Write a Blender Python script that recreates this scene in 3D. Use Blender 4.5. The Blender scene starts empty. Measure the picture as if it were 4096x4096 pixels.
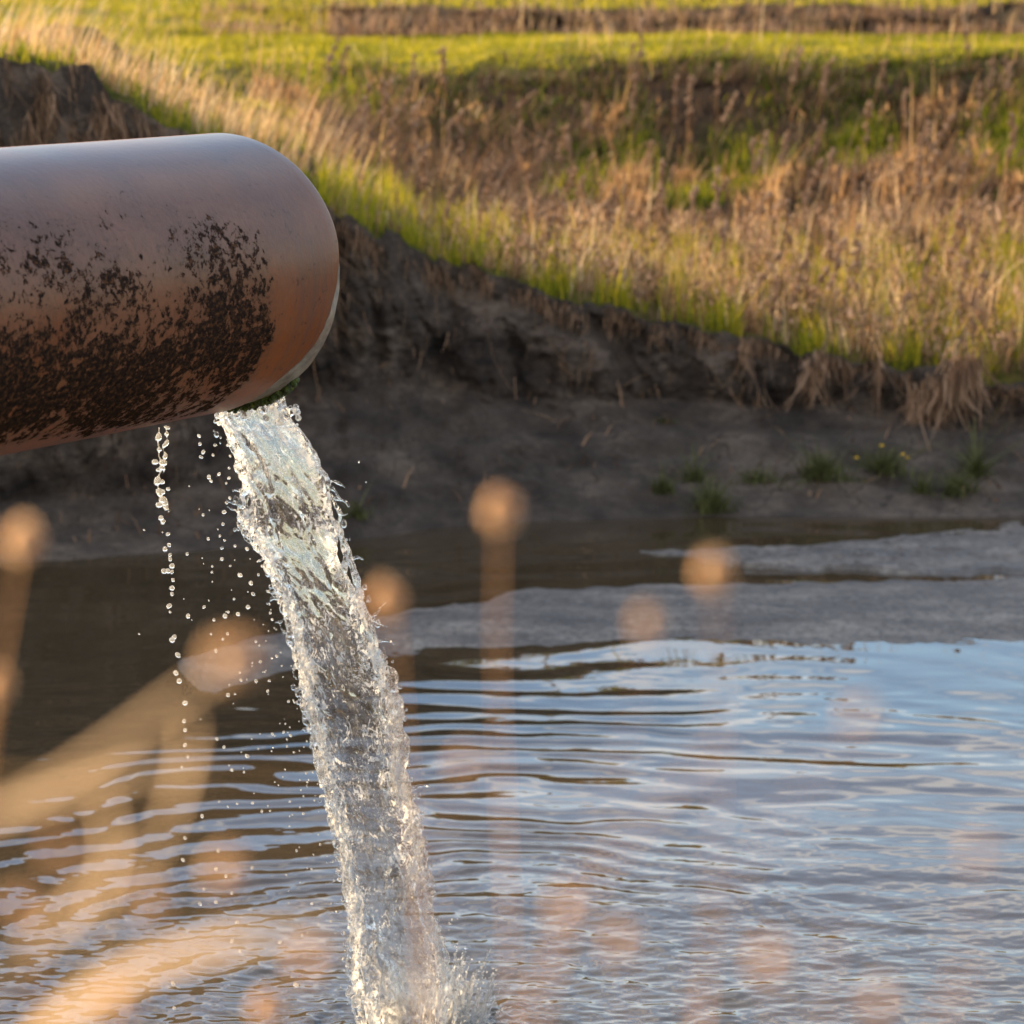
import bpy, math, random
import numpy as np
from mathutils import Vector, Matrix

random.seed(7)
RNG = np.random.default_rng(7)
scene = bpy.context.scene
COL = scene.collection
R = math.radians

# ------------------------------------------------------------------ camera
F = 3755.0                    # focal length in pixels of the 1024 px wide picture
PITCH = R(10.0)
H = 2.5                       # camera height above the water
cam_data = bpy.data.cameras.new('camera')
cam = bpy.data.objects.new('camera', cam_data)
COL.objects.link(cam)
cam.location = (0, 0, H)
cam.rotation_euler = (R(90) - PITCH, 0, 0)
cam_data.sensor_width = 36
cam_data.lens = 36 * F / 1024
cam_data.clip_start = 0.05
cam_data.clip_end = 3000
cam_data.dof.use_dof = True
cam_data.dof.focus_distance = 7.15
cam_data.dof.aperture_fstop = 7.2
scene.camera = cam

# ------------------------------------------------------------------ light
SUN_EL = R(18.0)
SUN_AZ = R(-48.0)             # measured from +Y towards +X (negative: to the left, beyond the bank)
world = bpy.data.worlds.new('World')
scene.world = world
world.use_nodes = True
wt = world.node_tree
bg = wt.nodes['Background']
sky = wt.nodes.new('ShaderNodeTexSky')
sky.sky_type = 'NISHITA'
sky.sun_disc = False
sky.sun_elevation = SUN_EL
sky.sun_rotation = SUN_AZ
sky.air_density = 1.0
sky.dust_density = 0.6
sky.ozone_density = 2.2
# thin broken cloud over the clear sky
tc = wt.nodes.new('ShaderNodeTexCoord')
sp = wt.nodes.new('ShaderNodeSeparateXYZ')
wt.links.new(tc.outputs['Generated'], sp.inputs[0])
def wmath(op, a, b=None):
    n = wt.nodes.new('ShaderNodeMath'); n.operation = op
    for i, v in enumerate((a, b)):
        if v is None: continue
        if isinstance(v, (int, float)): n.inputs[i].default_value = v
        else: wt.links.new(v, n.inputs[i])
    return n.outputs[0]
zz = wmath('ADD', wmath('MAXIMUM', sp.outputs[2], 0.0), 0.12)
cx = wmath('DIVIDE', sp.outputs[0], zz)
cy = wmath('DIVIDE', sp.outputs[1], zz)
cb = wt.nodes.new('ShaderNodeCombineXYZ')
wt.links.new(cx, cb.inputs[0]); wt.links.new(cy, cb.inputs[1])
cn = wt.nodes.new('ShaderNodeTexNoise')
cn.inputs['Scale'].default_value = 2.4
cn.inputs['Detail'].default_value = 6
cn.inputs['Roughness'].default_value = 0.55
wt.links.new(cb.outputs[0], cn.inputs['Vector'])
cr = wt.nodes.new('ShaderNodeValToRGB')
cr.color_ramp.elements[0].position = 0.50
cr.color_ramp.elements[1].position = 0.60
wt.links.new(cn.outputs['Fac'], cr.inputs[0])
mx = wt.nodes.new('ShaderNodeMix'); mx.data_type = 'RGBA'
back = wmath('MULTIPLY', wmath('MAXIMUM', wmath('SUBTRACT', wmath('MULTIPLY', sp.outputs[1], -1.0), 0.0), 0.0), 0.42)  # unseen warm cloud added behind the camera as fill for surfaces facing it
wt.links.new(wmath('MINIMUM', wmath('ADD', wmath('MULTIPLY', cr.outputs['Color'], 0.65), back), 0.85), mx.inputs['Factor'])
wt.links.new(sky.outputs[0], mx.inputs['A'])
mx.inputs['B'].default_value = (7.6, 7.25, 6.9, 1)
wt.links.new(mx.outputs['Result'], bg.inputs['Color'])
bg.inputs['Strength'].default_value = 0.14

sun_data = bpy.data.lights.new('sun', 'SUN')
sun_data.energy = 5.0
sun_data.angle = R(0.5)
sun_data.color = (1.0, 0.73, 0.42)
sun = bpy.data.objects.new('sun', sun_data)
COL.objects.link(sun)
SDIR = Vector((math.sin(SUN_AZ) * math.cos(SUN_EL), math.cos(SUN_AZ) * math.cos(SUN_EL), math.sin(SUN_EL)))
sun.rotation_euler = SDIR.to_track_quat('Z', 'Y').to_euler()

scene.view_settings.view_transform = 'Standard'
scene.view_settings.look = 'None'
scene.view_settings.exposure = 1.15
scene.view_settings.gamma = 1.0
scene.render.engine = 'CYCLES'
scene.cycles.use_denoising = True
scene.cycles.max_bounces = 14
scene.cycles.transmission_bounces = 12
scene.cycles.glossy_bounces = 5
scene.cycles.diffuse_bounces = 3
scene.cycles.transparent_max_bounces = 8
scene.cycles.sample_clamp_indirect = 12
scene.cycles.caustics_refractive = False
scene.cycles.caustics_reflective = False

# ------------------------------------------------------------------ helpers
def img_z(y, D):
    """height of a point that shows at picture row y and stands D metres away"""
    return H - D * np.tan(PITCH + np.arctan((np.asarray(y, float) - 512) / F))
def row_dist(y, z=0.0):
    return (H - z) / np.tan(PITCH + np.arctan((np.asarray(y, float) - 512) / F))
def col_x(u, Y, z):
    return (np.asarray(u, float) - 512) / F * (Y * math.cos(PITCH) + (H - z) * math.sin(PITCH))
def at(u, y, Y):
    z = img_z(y, Y)
    return np.array([float(col_x(u, Y, z)), float(Y), float(z)])

def _hash(ix, iy, iz, seed):
    h = (ix.astype(np.int64) * 374761393 + iy.astype(np.int64) * 668265263 + iz.astype(np.int64) * 2147483647 + seed * 144665) & 0xffffffff
    h = ((h ^ (h >> 13)) * 1274126177) & 0xffffffff
    h = h ^ (h >> 16)
    return (h & 0xffffff) / float(0xffffff) * 2 - 1
def vnoise(P, seed=0):
    P = np.asarray(P, float)
    i = np.floor(P).astype(np.int64); f = P - i
    f = f * f * f * (f * (f * 6 - 15) + 10)
    x, y, z = i[..., 0], i[..., 1], i[..., 2]
    fx, fy, fz = f[..., 0], f[..., 1], f[..., 2]
    def L(a, b, t): return a + (b - a) * t
    c = {}
    for dx in (0, 1):
        for dy in (0, 1):
            for dz in (0, 1):
                c[dx, dy, dz] = _hash(x + dx, y + dy, z + dz, seed)
    return L(L(L(c[0,0,0], c[1,0,0], fx), L(c[0,1,0], c[1,1,0], fx), fy),
             L(L(c[0,0,1], c[1,0,1], fx), L(c[0,1,1], c[1,1,1], fx), fy), fz)
ROT = np.array([[0.36, 0.48, -0.8], [-0.8, 0.6, 0.0], [0.48, 0.64, 0.6]])
def fbm(P, octaves=4, gain=0.5, seed=0, ridged=False):
    P = np.asarray(P, float); s = 0; a = 1.0; n = 0
    for k in range(octaves):
        v = vnoise(P, seed + k * 17)
        if ridged: v = 1 - 2 * np.abs(v)
        s = s + a * v; n += a; a *= gain
        P = (P @ ROT.T) * 2.03 + 11.3
    return s / n
def smooth(e0, e1, x):
    t = np.clip((np.asarray(x, float) - e0) / (e1 - e0), 0, 1)
    return t * t * (3 - 2 * t)
def stack(*a):
    return np.stack(np.broadcast_arrays(*a), axis=-1)

def mesh_obj(name, V, Fc, mat, parent=None, attrs=None, shade=True, uv=None):
    me = bpy.data.meshes.new(name)
    V = np.asarray(V, np.float32).reshape(-1, 3)
    if not isinstance(Fc, (list, tuple)): Fc = [Fc]
    Fc = [np.asarray(f, np.int32) for f in Fc if len(f)]
    me.vertices.add(len(V)); me.vertices.foreach_set('co', V.ravel())
    loops = np.concatenate([f.ravel() for f in Fc])
    tot = np.concatenate([np.full(len(f), f.shape[1], np.int32) for f in Fc])
    st = np.concatenate([[0], np.cumsum(tot)[:-1]]).astype(np.int32)
    me.loops.add(len(loops)); me.loops.foreach_set('vertex_index', loops)
    me.polygons.add(len(tot)); me.polygons.foreach_set('loop_start', st)
    me.polygons.foreach_set('loop_total', tot)
    me.update(calc_edges=True)
    if shade: me.polygons.foreach_set('use_smooth', np.ones(len(tot), bool))
    for k, a in (attrs or {}).items():
        at_ = me.attributes.new(k, 'FLOAT', 'POINT')
        at_.data.foreach_set('value', np.asarray(a, np.float32).ravel())
    if uv is not None:
        l = me.uv_layers.new(name='UVMap')
        l.data.foreach_set('uv', np.ascontiguousarray(np.asarray(uv, np.float32)[loops]).ravel())
    if mat: me.materials.append(mat)
    o = bpy.data.objects.new(name, me)
    COL.objects.link(o)
    if parent: o.parent = parent
    return o
def grid_faces(nr, nc, wrap=False):
    r = np.arange(nr - 1)[:, None]; c = np.arange(nc if wrap else nc - 1)[None, :]
    c2 = (c + 1) % nc
    a = r * nc + c; b = r * nc + c2; d = (r + 1) * nc + c; e = (r + 1) * nc + c2
    return np.stack([a, b, e, d], -1).reshape(-1, 4)
def tag(o, label=None, cat=None, group=None, kind=None):
    if label: o['label'] = label
    if cat: o['category'] = cat
    if group: o['group'] = group
    if kind: o['kind'] = kind
    return o
def empty(name, loc):
    o = bpy.data.objects.new(name, None); COL.objects.link(o)
    o.location = loc; o.empty_display_size = 0.1
    return o

def tube(path, rad, n=10, caps=True, squash=None):
    """swept round tube along path; returns V, quads, tris"""
    P = np.asarray(path, float); m = len(P); rad = np.broadcast_to(rad, (m,))
    T = np.gradient(P, axis=0); T /= np.linalg.norm(T, axis=1)[:, None] + 1e-9
    up = np.array([0, 0, 1.0]) if abs(T[0][2]) < 0.9 else np.array([0, 1.0, 0])
    N = np.zeros_like(P); b = np.cross(T[0], up); b /= np.linalg.norm(b)
    for i in range(m):
        b = b - T[i] * (b @ T[i]); b /= np.linalg.norm(b); N[i] = b
    B = np.cross(T, N)
    a = np.linspace(0, 2 * np.pi, n, endpoint=False)
    sq = 1.0 if squash is None else squash
    V = P[:, None] + rad[:, None, None] * (np.cos(a)[None, :, None] * N[:, None] + sq * np.sin(a)[None, :, None] * B[:, None])
    V = V.reshape(-1, 3); Q = grid_faces(m, n, True); Tr = np.zeros((0, 3), int)
    if caps:
        V = np.vstack([V, P[0], P[-1]]); i0 = m * n; k = np.arange(n); k2 = (k + 1) % n
        Tr = np.vstack([np.stack([k2, k, np.full(n, i0)], -1), np.stack([(m-1)*n + k, (m-1)*n + k2, np.full(n, i0 + 1)], -1)])
    return V, Q, Tr
def join(parts):
    V = []; Q = []; T = []; o = 0
    for v, q, t in parts:
        V.append(v); Q.append(q + o); T.append(t + o); o += len(v)
    return np.vstack(V), np.vstack(Q), np.vstack(T)
def sphere(c, r, nu=12, nv=8, stretch=(1, 1, 1)):
    c = np.asarray(c, float)
    th = np.linspace(0, np.pi, nv + 1)[1:-1]; ph = np.linspace(0, 2 * np.pi, nu, endpoint=False)
    V = np.stack([np.sin(th)[:, None] * np.cos(ph), np.sin(th)[:, None] * np.sin(ph), np.cos(th)[:, None] * np.ones(nu)], -1).reshape(-1, 3)
    V = np.vstack([V, [0, 0, 1], [0, 0, -1]]) * r * np.asarray(stretch) + c
    m = nv - 1; Q = grid_faces(m, nu, True)[:, ::-1]; k = np.arange(nu); k2 = (k + 1) % nu
    T = np.vstack([np.stack([k, k2, np.full(nu, m * nu)], -1), np.stack([(m-1)*nu + k2, (m-1)*nu + k, np.full(nu, m * nu + 1)], -1)])
    return V, Q, T

# ------------------------------------------------------------------ materials
def new_mat(name):
    m = bpy.data.materials.new(name); m.use_nodes = True
    nt = m.node_tree; b = nt.nodes['Principled BSDF']
    return m, nt, b
def nd(nt, t, **kw):
    n = nt.nodes.new(t)
    for k, v in kw.items():
        if k in n.inputs: n.inputs[k].default_value = v
        else: setattr(n, k, v)
    return n
def ramp(nt, fac, stops, interp='LINEAR'):
    r = nt.nodes.new('ShaderNodeValToRGB'); cr_ = r.color_ramp; cr_.interpolation = interp
    while len(cr_.elements) < len(stops): cr_.elements.new(0.5)
    for e, (p, c) in zip(cr_.elements, stops):
        e.position = p; e.color = (*c, 1) if len(c) == 3 else c
    nt.links.new(fac, r.inputs[0]); return r.outputs['Color']
def mixc(nt, fac, a, b, mode='MIX'):
    m = nt.nodes.new('ShaderNodeMix'); m.data_type = 'RGBA'; m.blend_type = mode
    for k, v in (('Factor', fac), ('A', a), ('B', b)):
        if isinstance(v, (int, float)): m.inputs[k].default_value = v
        elif isinstance(v, tuple): m.inputs[k].default_value = (*v, 1)
        else: nt.links.new(v, m.inputs[k])
    return m.outputs['Result']
def mth(nt, op, a, b=None, clamp=False):
    n = nt.nodes.new('ShaderNodeMath'); n.operation = op; n.use_clamp = clamp
    for i, v in enumerate((a, b)):
        if v is None: continue
        if isinstance(v, (int, float)): n.inputs[i].default_value = v
        else: nt.links.new(v, n.inputs[i])
    return n.outputs[0]
def noise(nt, vec, scale, detail=4, rough=0.55, dist=0.0):
    n = nd(nt, 'ShaderNodeTexNoise', Scale=scale, Detail=detail, Roughness=rough, Distortion=dist)
    if vec is not None: nt.links.new(vec, n.inputs['Vector'])
    return n.outputs['Fac']
def mapping(nt, vec, scale=(1, 1, 1), loc=(0, 0, 0)):
    m = nt.nodes.new('ShaderNodeMapping'); m.inputs['Scale'].default_value = scale; m.inputs['Location'].default_value = loc
    nt.links.new(vec, m.inputs['Vector']); return m.outputs[0]
def bump(nt, h, strength=0.5, dist=0.01):
    b = nd(nt, 'ShaderNodeBump', Strength=strength, Distance=dist)
    nt.links.new(h, b.inputs['Height']); return b.outputs[0]
def attr(nt, name):
    a = nt.nodes.new('ShaderNodeAttribute'); a.attribute_name = name; return a.outputs['Fac']
def objco(nt): return nt.nodes.new('ShaderNodeTexCoord').outputs['Object']

def mat_soil():
    m, nt, b = new_mat('bank_soil'); c = objco(nt)
    n1 = noise(nt, mapping(nt, c, (1, 1, 2)), 2.6, 8, .68); n2 = noise(nt, mapping(nt, c, (9, 9, 30)), 1.0, 5, .6); n3 = noise(nt, c, 60, 4, .6)
    col = ramp(nt, n1, [(.36, (.020, .015, .012)), (.5, (.095, .070, .052)), (.62, (.26, .19, .14))])
    col = mixc(nt, mth(nt, 'MULTIPLY', ramp(nt, n2, [(.45, (0, 0, 0)), (.7, (1, 1, 1))]), .5), col, (.12, .075, .048))
    wet = attr(nt, 'wet')
    col = mixc(nt, wet, col, ramp(nt, n1, [(.36, (.055, .040, .030)), (.5, (.125, .095, .072)), (.64, (.25, .19, .14))]))
    col = mixc(nt, mth(nt, 'MULTIPLY', ramp(nt, n3, [(.5, (0, 0, 0)), (.75, (1, 1, 1))]), .35), col, (.035, .026, .02))
    vc = nd(nt, 'ShaderNodeTexVoronoi', Scale=4.5); vc.feature = 'DISTANCE_TO_EDGE'
    wv = nt.nodes.new('ShaderNodeVectorMath'); wv.operation = 'ADD'; nw = nd(nt, 'ShaderNodeTexNoise', Scale=6.0, Detail=4.0)
    nt.links.new(c, nw.inputs['Vector']); sc_ = nt.nodes.new('ShaderNodeVectorMath'); sc_.operation = 'SCALE'; sc_.inputs['Scale'].default_value = .35
    nt.links.new(nw.outputs['Color'], sc_.inputs[0]); nt.links.new(c, wv.inputs[0]); nt.links.new(sc_.outputs[0], wv.inputs[1]); nt.links.new(wv.outputs[0], vc.inputs['Vector'])
    crk = mth(nt, 'MULTIPLY', ramp(nt, vc.outputs['Distance'], [(0, (1,)*3), (.035, (0,)*3)]), ramp(nt, n1, [(.45, (0,)*3), (.55, (.8,)*3)]))
    col = mixc(nt, crk, col, (.025, .018, .013))
    nt.links.new(col, b.inputs['Base Color'])
    nt.links.new(ramp(nt, wet, [(0, (.95,) * 3), (1, (.8,) * 3)]), b.inputs['Roughness'])
    b.inputs['Specular IOR Level'].default_value = .3
    nt.links.new(bump(nt, mth(nt, 'ADD', noise(nt, mapping(nt, c, (1, 1, 2.6)), 9, 8, .7), noise(nt, mapping(nt, c, (1, .4, 1)), 28, 6, .68)), 1.0, .09), b.inputs['Normal'])
    return m
def mat_turf():
    m, nt, b = new_mat('turf_ground'); c = objco(nt)
    n1 = noise(nt, c, 1.3, 5, .6); n2 = noise(nt, c, 14, 5, .65)
    green = ramp(nt, n2, [(.3, (.10, .12, .012)), (.5, (.20, .22, .018)), (.7, (.32, .28, .04))])
    brown = ramp(nt, n2, [(.3, (.025, .016, .010)), (.5, (.07, .042, .024)), (.72, (.17, .11, .055))])
    g = attr(nt, 'green')
    fac = mth(nt, 'ADD', g, mth(nt, 'MULTIPLY', mth(nt, 'SUBTRACT', n1, .5), .9), clamp=True)
    col = mixc(nt, fac, brown, green)
    nt.links.new(col, b.inputs['Base Color']); b.inputs['Roughness'].default_value = 1.0
    b.inputs['Specular IOR Level'].default_value = .1
    nt.links.new(bump(nt, noise(nt, c, 30, 6, .7), 1.0, .08), b.inputs['Normal'])
    return m
def mat_sand(name='wet_sand', pale=1.0):
    m, nt, b = new_mat(name); c = objco(nt)
    n1 = noise(nt, mapping(nt, c, (2.0, 5.0, 1)), 1.2, 5, .6); n2 = noise(nt, mapping(nt, c, (1, .5, 1)), 34, 5, .75)
    v = nd(nt, 'ShaderNodeTexVoronoi', Scale=75.0); nt.links.new(c, v.inputs['Vector'])
    col = ramp(nt, n1, [(.3, (.09 * pale, .072 * pale, .056 * pale)), (.5, (.19 * pale, .155 * pale, .122 * pale)), (.66, (.34 * pale, .285 * pale, .225 * pale))])
    sp_ = nt.nodes.new('ShaderNodeSeparateColor'); nt.links.new(v.outputs['Color'], sp_.inputs[0])
    col = mixc(nt, mth(nt, 'MULTIPLY', ramp(nt, sp_.outputs[0], [(.9, (0, 0, 0)), (.96, (1, 1, 1))]), .5), col, (.34, .31, .27))
    col = mixc(nt, mth(nt, 'MULTIPLY', ramp(nt, n2, [(.44, (0, 0, 0)), (.62, (1, 1, 1))]), .7), col, (.07, .055, .042))
    nt.links.new(col, b.inputs['Base Color']); b.inputs['Roughness'].default_value = .55 if pale == 1.0 else .38; b.inputs['Specular IOR Level'].default_value = .5
    nt.links.new(bump(nt, noise(nt, c, 80, 4, .65), .9, .03), b.inputs['Normal'])
    return m
def mat_blade(name, stops, rough=.6, trans=.5):
    m, nt, b = new_mat(name)
    col = ramp(nt, attr(nt, 'tint'), stops)
    nt.links.new(col, b.inputs['Base Color']); b.inputs['Roughness'].default_value = rough
    b.inputs['Specular IOR Level'].default_value = .25
    t = nt.nodes.new('ShaderNodeBsdfTranslucent'); nt.links.new(col, t.inputs['Color'])
    mx_ = nt.nodes.new('ShaderNodeMixShader'); mx_.inputs[0].default_value = trans
    nt.links.new(b.outputs[0], mx_.inputs[1]); nt.links.new(t.outputs[0], mx_.inputs[2])
    nt.links.new(mx_.outputs[0], nt.nodes['Material Output'].inputs['Surface'])
    return m
DRY = [(0, (.11, .055, .026)), (.3, (.27, .145, .065)), (.6, (.48, .29, .13)), (.85, (.68, .46, .24)), (1, (.85, .66, .40))]
BROWN = [(0, (.07, .04, .024)), (.4, (.20, .115, .062)), (.75, (.40, .24, .14)), (1, (.60, .40, .26))]
GREEN = [(0, (.03, .05, .006)), (.4, (.13, .17, .010)), (.75, (.34, .31, .015)), (1, (.58, .44, .03))]
MEAD = [(0, (.09, .10, .006)), (.4, (.24, .23, .010)), (.75, (.40, .34, .02)), (1, (.58, .43, .08))]
M_SOIL, M_TURF, M_SAND = mat_soil(), mat_turf(), mat_sand()
M_MUD = mat_sand('pale_mud', .95)
M_OLIVE = mat_blade('olive_leaf', [(0, (.05, .05, .018)), (.4, (.11, .115, .035)), (.75, (.20, .19, .07)), (1, (.30, .24, .12))], trans=.3)
M_DRY, M_BROWN, M_GREEN, M_MEAD = mat_blade('dry_blade', DRY), mat_blade('brown_blade', BROWN, trans=.35), mat_blade('green_blade', GREEN), mat_blade('meadow_blade', MEAD)

def mat_pipe():
    m, nt, b = new_mat('weathered_steel')
    uv = nt.nodes.new('ShaderNodeUVMap').outputs[0]        # u metres back from the mouth, v metres round from the top
    s = nt.nodes.new('ShaderNodeSeparateXYZ'); nt.links.new(uv, s.inputs[0])
    U, Vv = s.outputs[0], s.outputs[1]
    streak = noise(nt, mapping(nt, uv, (9, 3.5, 1)), 1.0, 6, .6)
    fine = noise(nt, uv, 70, 5, .65); mid = noise(nt, uv, 9, 5, .6)
    fine2 = noise(nt, mapping(nt, uv, (50, 40, 1)), 1.0, 5, .7)
    # grey-violet mill scale on the upper side, orange rust low down
    v1 = mth(nt, 'ADD', Vv, mth(nt, 'MULTIPLY', mth(nt, 'SUBTRACT', streak, .5), .30))
    base = ramp(nt, v1, [(.02, (.115, .082, .070)), (.12, (.100, .056, .043)), (.22, (.110, .052, .033)), (.34, (.125, .052, .027)), (.42, (.165, .056, .022)), (.52, (.20, .050, .007)), (.66, (.32, .072, .004)), (.9, (.3, .07, .004))])
    base = mixc(nt, mth(nt, 'MULTIPLY', ramp(nt, fine, [(.35, (0,)*3), (.7, (1,)*3)]), .35), base, (.075, .045, .035))
    base = mixc(nt, mth(nt, 'MULTIPLY', ramp(nt, fine2, [(.56, (0,)*3), (.72, (1,)*3)]), .35), base, (.21, .095, .05))
    # rust blush towards the rim
    rimf = ramp(nt, mth(nt, 'ADD', U, mth(nt, 'MULTIPLY', mid, .05)), [(.03, (1,)*3), (.085, (0,)*3)])
    rimf = mth(nt, 'MULTIPLY', rimf, ramp(nt, Vv, [(.12, (0,)*3), (.42, (1,)*3)]))
    base = mixc(nt, mth(nt, 'MULTIPLY', rimf, .7), base, (.19, .066, .022))
    ring = noise(nt, mapping(nt, uv, (75, .8, 1)), 1.0, 3, .6)
    rf = mth(nt, 'MULTIPLY', ramp(nt, ring, [(.42, (0,)*3), (.6, (1,)*3)]), ramp(nt, U, [(.12, (.5,)*3), (.30, (0,)*3)]))
    base = mixc(nt, rf, base, (.085, .05, .04))
    # dark tar coating left in ragged patches
    wv = mapping(nt, uv, (3.6, 7.0, 1), (3.1, .7, 0))
    big = noise(nt, wv, 1.0, 3, .5); rag = noise(nt, mapping(nt, uv, (25, 31, 1)), 1.0, 9, .80, .3); rag2 = noise(nt, mapping(nt, uv, (70, 75, 1)), 1.0, 3, .6)
    band = ramp(nt, Vv, [(.10, (0,)*3), (.17, (.22,)*3), (.30, (.48,)*3), (.40, (.62,)*3), (.50, (.69,)*3), (.60, (.66,)*3), (.68, (.50,)*3), (.76, (.2,)*3)])
    near = ramp(nt, mth(nt, 'ADD', U, mth(nt, 'MULTIPLY', mid, .12)), [(.23, (0,)*3), (.33, (1,)*3)])
    k = mth(nt, 'ADD', mth(nt, 'MULTIPLY', big, .55), mth(nt, 'ADD', mth(nt, 'MULTIPLY', rag, .95), mth(nt, 'MULTIPLY', rag2, .35)))
    k = mth(nt, 'SUBTRACT', mth(nt, 'ADD', k, mth(nt, 'MULTIPLY', band, .72)), .09)
    tar = mth(nt, 'MULTIPLY', ramp(nt, k, [(0, (0,)*3), (.985, (0,)*3), (1.0, (1,)*3)]), 1.0)
    sub = mth(nt, 'SUBTRACT', mth(nt, 'ADD', k, mth(nt, 'MULTIPLY', mth(nt, 'SUBTRACT', near, 1.0), .6)), .270)
    tar = ramp(nt, sub, [(.98, (0,)*3), (1.0, (1,)*3)])
    spk = mth(nt, 'MULTIPLY', ramp(nt, noise(nt, mapping(nt, uv, (32, 46, 1)), 1.0, 5, .7), [(.60, (0,)*3), (.64, (1,)*3)]), ramp(nt, Vv, [(.04, (0,)*3), (.12, (.8,)*3), (.4, (1,)*3)]))
    base = mixc(nt, mth(nt, 'MULTIPLY', spk, .8), base, (.045, .02, .012))
    halo = mth(nt, 'MULTIPLY', ramp(nt, sub, [(.82, (0,)*3), (.985, (1,)*3)]), .75)
    base = mixc(nt, halo, base, (.075, .032, .016))
    mott = noise(nt, mapping(nt, uv, (3.5, 5, 1), (7, 3, 0)), 1.0, 6, .65)
    base = mixc(nt, mth(nt, 'MULTIPLY', ramp(nt, mott, [(.40, (0,)*3), (.62, (1,)*3)]), .45), base, (.19, .085, .045))
    tarcol = ramp(nt, noise(nt, mapping(nt, uv, (85, 110, 1)), 1.0, 4, .7), [(.35, (.008, .006, .005)), (.52, (.024, .014, .010)), (.62, (.085, .038, .018))])
    col = mixc(nt, tar, base, tarcol)
    nt.links.new(col, b.inputs['Base Color'])
    nt.links.new(ramp(nt, tar, [(0, (.36,)*3), (1, (.8,)*3)]), b.inputs['Roughness'])
    nt.links.new(mth(nt, 'MULTIPLY', ramp(nt, tar, [(0, (1,)*3), (1, (.2,)*3)]), ramp(nt, Vv, [(.04, (.6,)*3), (.18, (.30,)*3), (.5, (.06,)*3)])), b.inputs['Specular IOR Level'])
    hgt = mth(nt, 'ADD', mth(nt, 'MULTIPLY', tar, .6), mth(nt, 'MULTIPLY', fine, .3))
    nt.links.new(bump(nt, hgt, .7, .003), b.inputs['Normal'])
    return m
def mat_lining():
    m, nt, b = new_mat('mortar_lining'); c = objco(nt)
    n1 = noise(nt, c, 30, 6, .65)
    col = ramp(nt, n1, [(.3, (.10, .082, .065)), (.5, (.22, .19, .155)), (.7, (.36, .31, .25))])
    col = mixc(nt, mth(nt, 'MULTIPLY', ramp(nt, noise(nt, c, 12, 4, .6), [(.5, (0,)*3), (.7, (1,)*3)]), .6), col, (.27, .16, .09))
    nt.links.new(col, b.inputs['Base Color']); b.inputs['Roughness'].default_value = .75
    nt.links.new(bump(nt, noise(nt, c, 90, 6, .7), .8, .005), b.inputs['Normal'])
    return m
def mat_moss():
    m, nt, b = new_mat('wet_moss'); c = objco(nt)
    nt.links.new(ramp(nt, noise(nt, c, 60, 4, .6), [(.3, (.012, .022, .002)), (.55, (.05, .075, .004)), (.72, (.16, .18, .01))]), b.inputs['Base Color'])
    b.inputs['Roughness'].default_value = .5
    nt.links.new(bump(nt, noise(nt, c, 300, 4, .7), 1, .004), b.inputs['Normal'])
    return m
def mat_river():
    m, nt, b = new_mat('river_water'); c = objco(nt)
    n1 = noise(nt, c, .8, 4, .5)
    nt.links.new(mixc(nt, attr(nt, 'silt'), ramp(nt, n1, [(.3, (.048, .034, .018)), (.7, (.068, .047, .025))]), (.085, .068, .042)), b.inputs['Base Color'])
    b.inputs['Roughness'].default_value = .025; b.inputs['IOR'].default_value = 1.33
    b.inputs['Specular IOR Level'].default_value = .62
    return m
def mat_jet():
    m, nt, b = new_mat('falling_water'); c = objco(nt)
    out = nt.nodes['Material Output']
    nt.nodes.remove(b)
    g0 = nd(nt, 'ShaderNodeBsdfGlass', Roughness=0.01, IOR=1.33)
    tp = nt.nodes.new('ShaderNodeBsdfTransparent')
    g = nt.nodes.new('ShaderNodeMixShader'); g.inputs[0].default_value = .5
    nt.links.new(g0.outputs[0], g.inputs[1]); nt.links.new(tp.outputs[0], g.inputs[2])
    n1 = noise(nt, mapping(nt, c, (1, 1, .45)), 90, 4, .6, .8)
    n2 = noise(nt, mapping(nt, c, (1, 1, .45)), 20, 3, .5, .8)
    n = bump(nt, mth(nt, 'ADD', mth(nt, 'MULTIPLY', n1, .08), mth(nt, 'MULTIPLY', n2, 1.0)), .26, .006)
    nt.links.new(n, g0.inputs['Normal'])
    # froth of entrained bubbles in threads and flecks; its white also paints the sparkle
    msk = attr(nt, 'air_glint')
    rid = mth(nt, 'ABSOLUTE', mth(nt, 'SUBTRACT', noise(nt, mapping(nt, c, (1, 1, .6)), 34, 4, .6, 1.4), .5))
    wid = mth(nt, 'ADD', mth(nt, 'MULTIPLY', msk, .0105), .0008)
    th1 = ramp(nt, mth(nt, 'DIVIDE', rid, wid), [(.7, (1,)*3), (1.0, (0,)*3)])
    fl = noise(nt, mapping(nt, c, (1, 1, .55)), 62, 4, .6, 1.6)
    th2 = ramp(nt, mth(nt, 'ADD', fl, mth(nt, 'MULTIPLY', msk, .125)), [(.640, (0,)*3), (.655, (1,)*3)])
    th = mth(nt, 'MAXIMUM', th1, th2)
    d = nd(nt, 'ShaderNodeBsdfDiffuse'); d.inputs['Color'].default_value = (.93, .93, .92, 1)
    t = nd(nt, 'ShaderNodeBsdfTranslucent'); t.inputs['Color'].default_value = (.97, .96, .93, 1)
    f = nt.nodes.new('ShaderNodeMixShader'); f.inputs[0].default_value = .65
    nt.links.new(d.outputs[0], f.inputs[1]); nt.links.new(t.outputs[0], f.inputs[2])
    mx_ = nt.nodes.new('ShaderNodeMixShader'); nt.links.new(th, mx_.inputs[0])
    nt.links.new(g.outputs[0], mx_.inputs[1]); nt.links.new(f.outputs[0], mx_.inputs[2])
    nt.links.new(mx_.outputs[0], out.inputs['Surface'])
    return m
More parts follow.
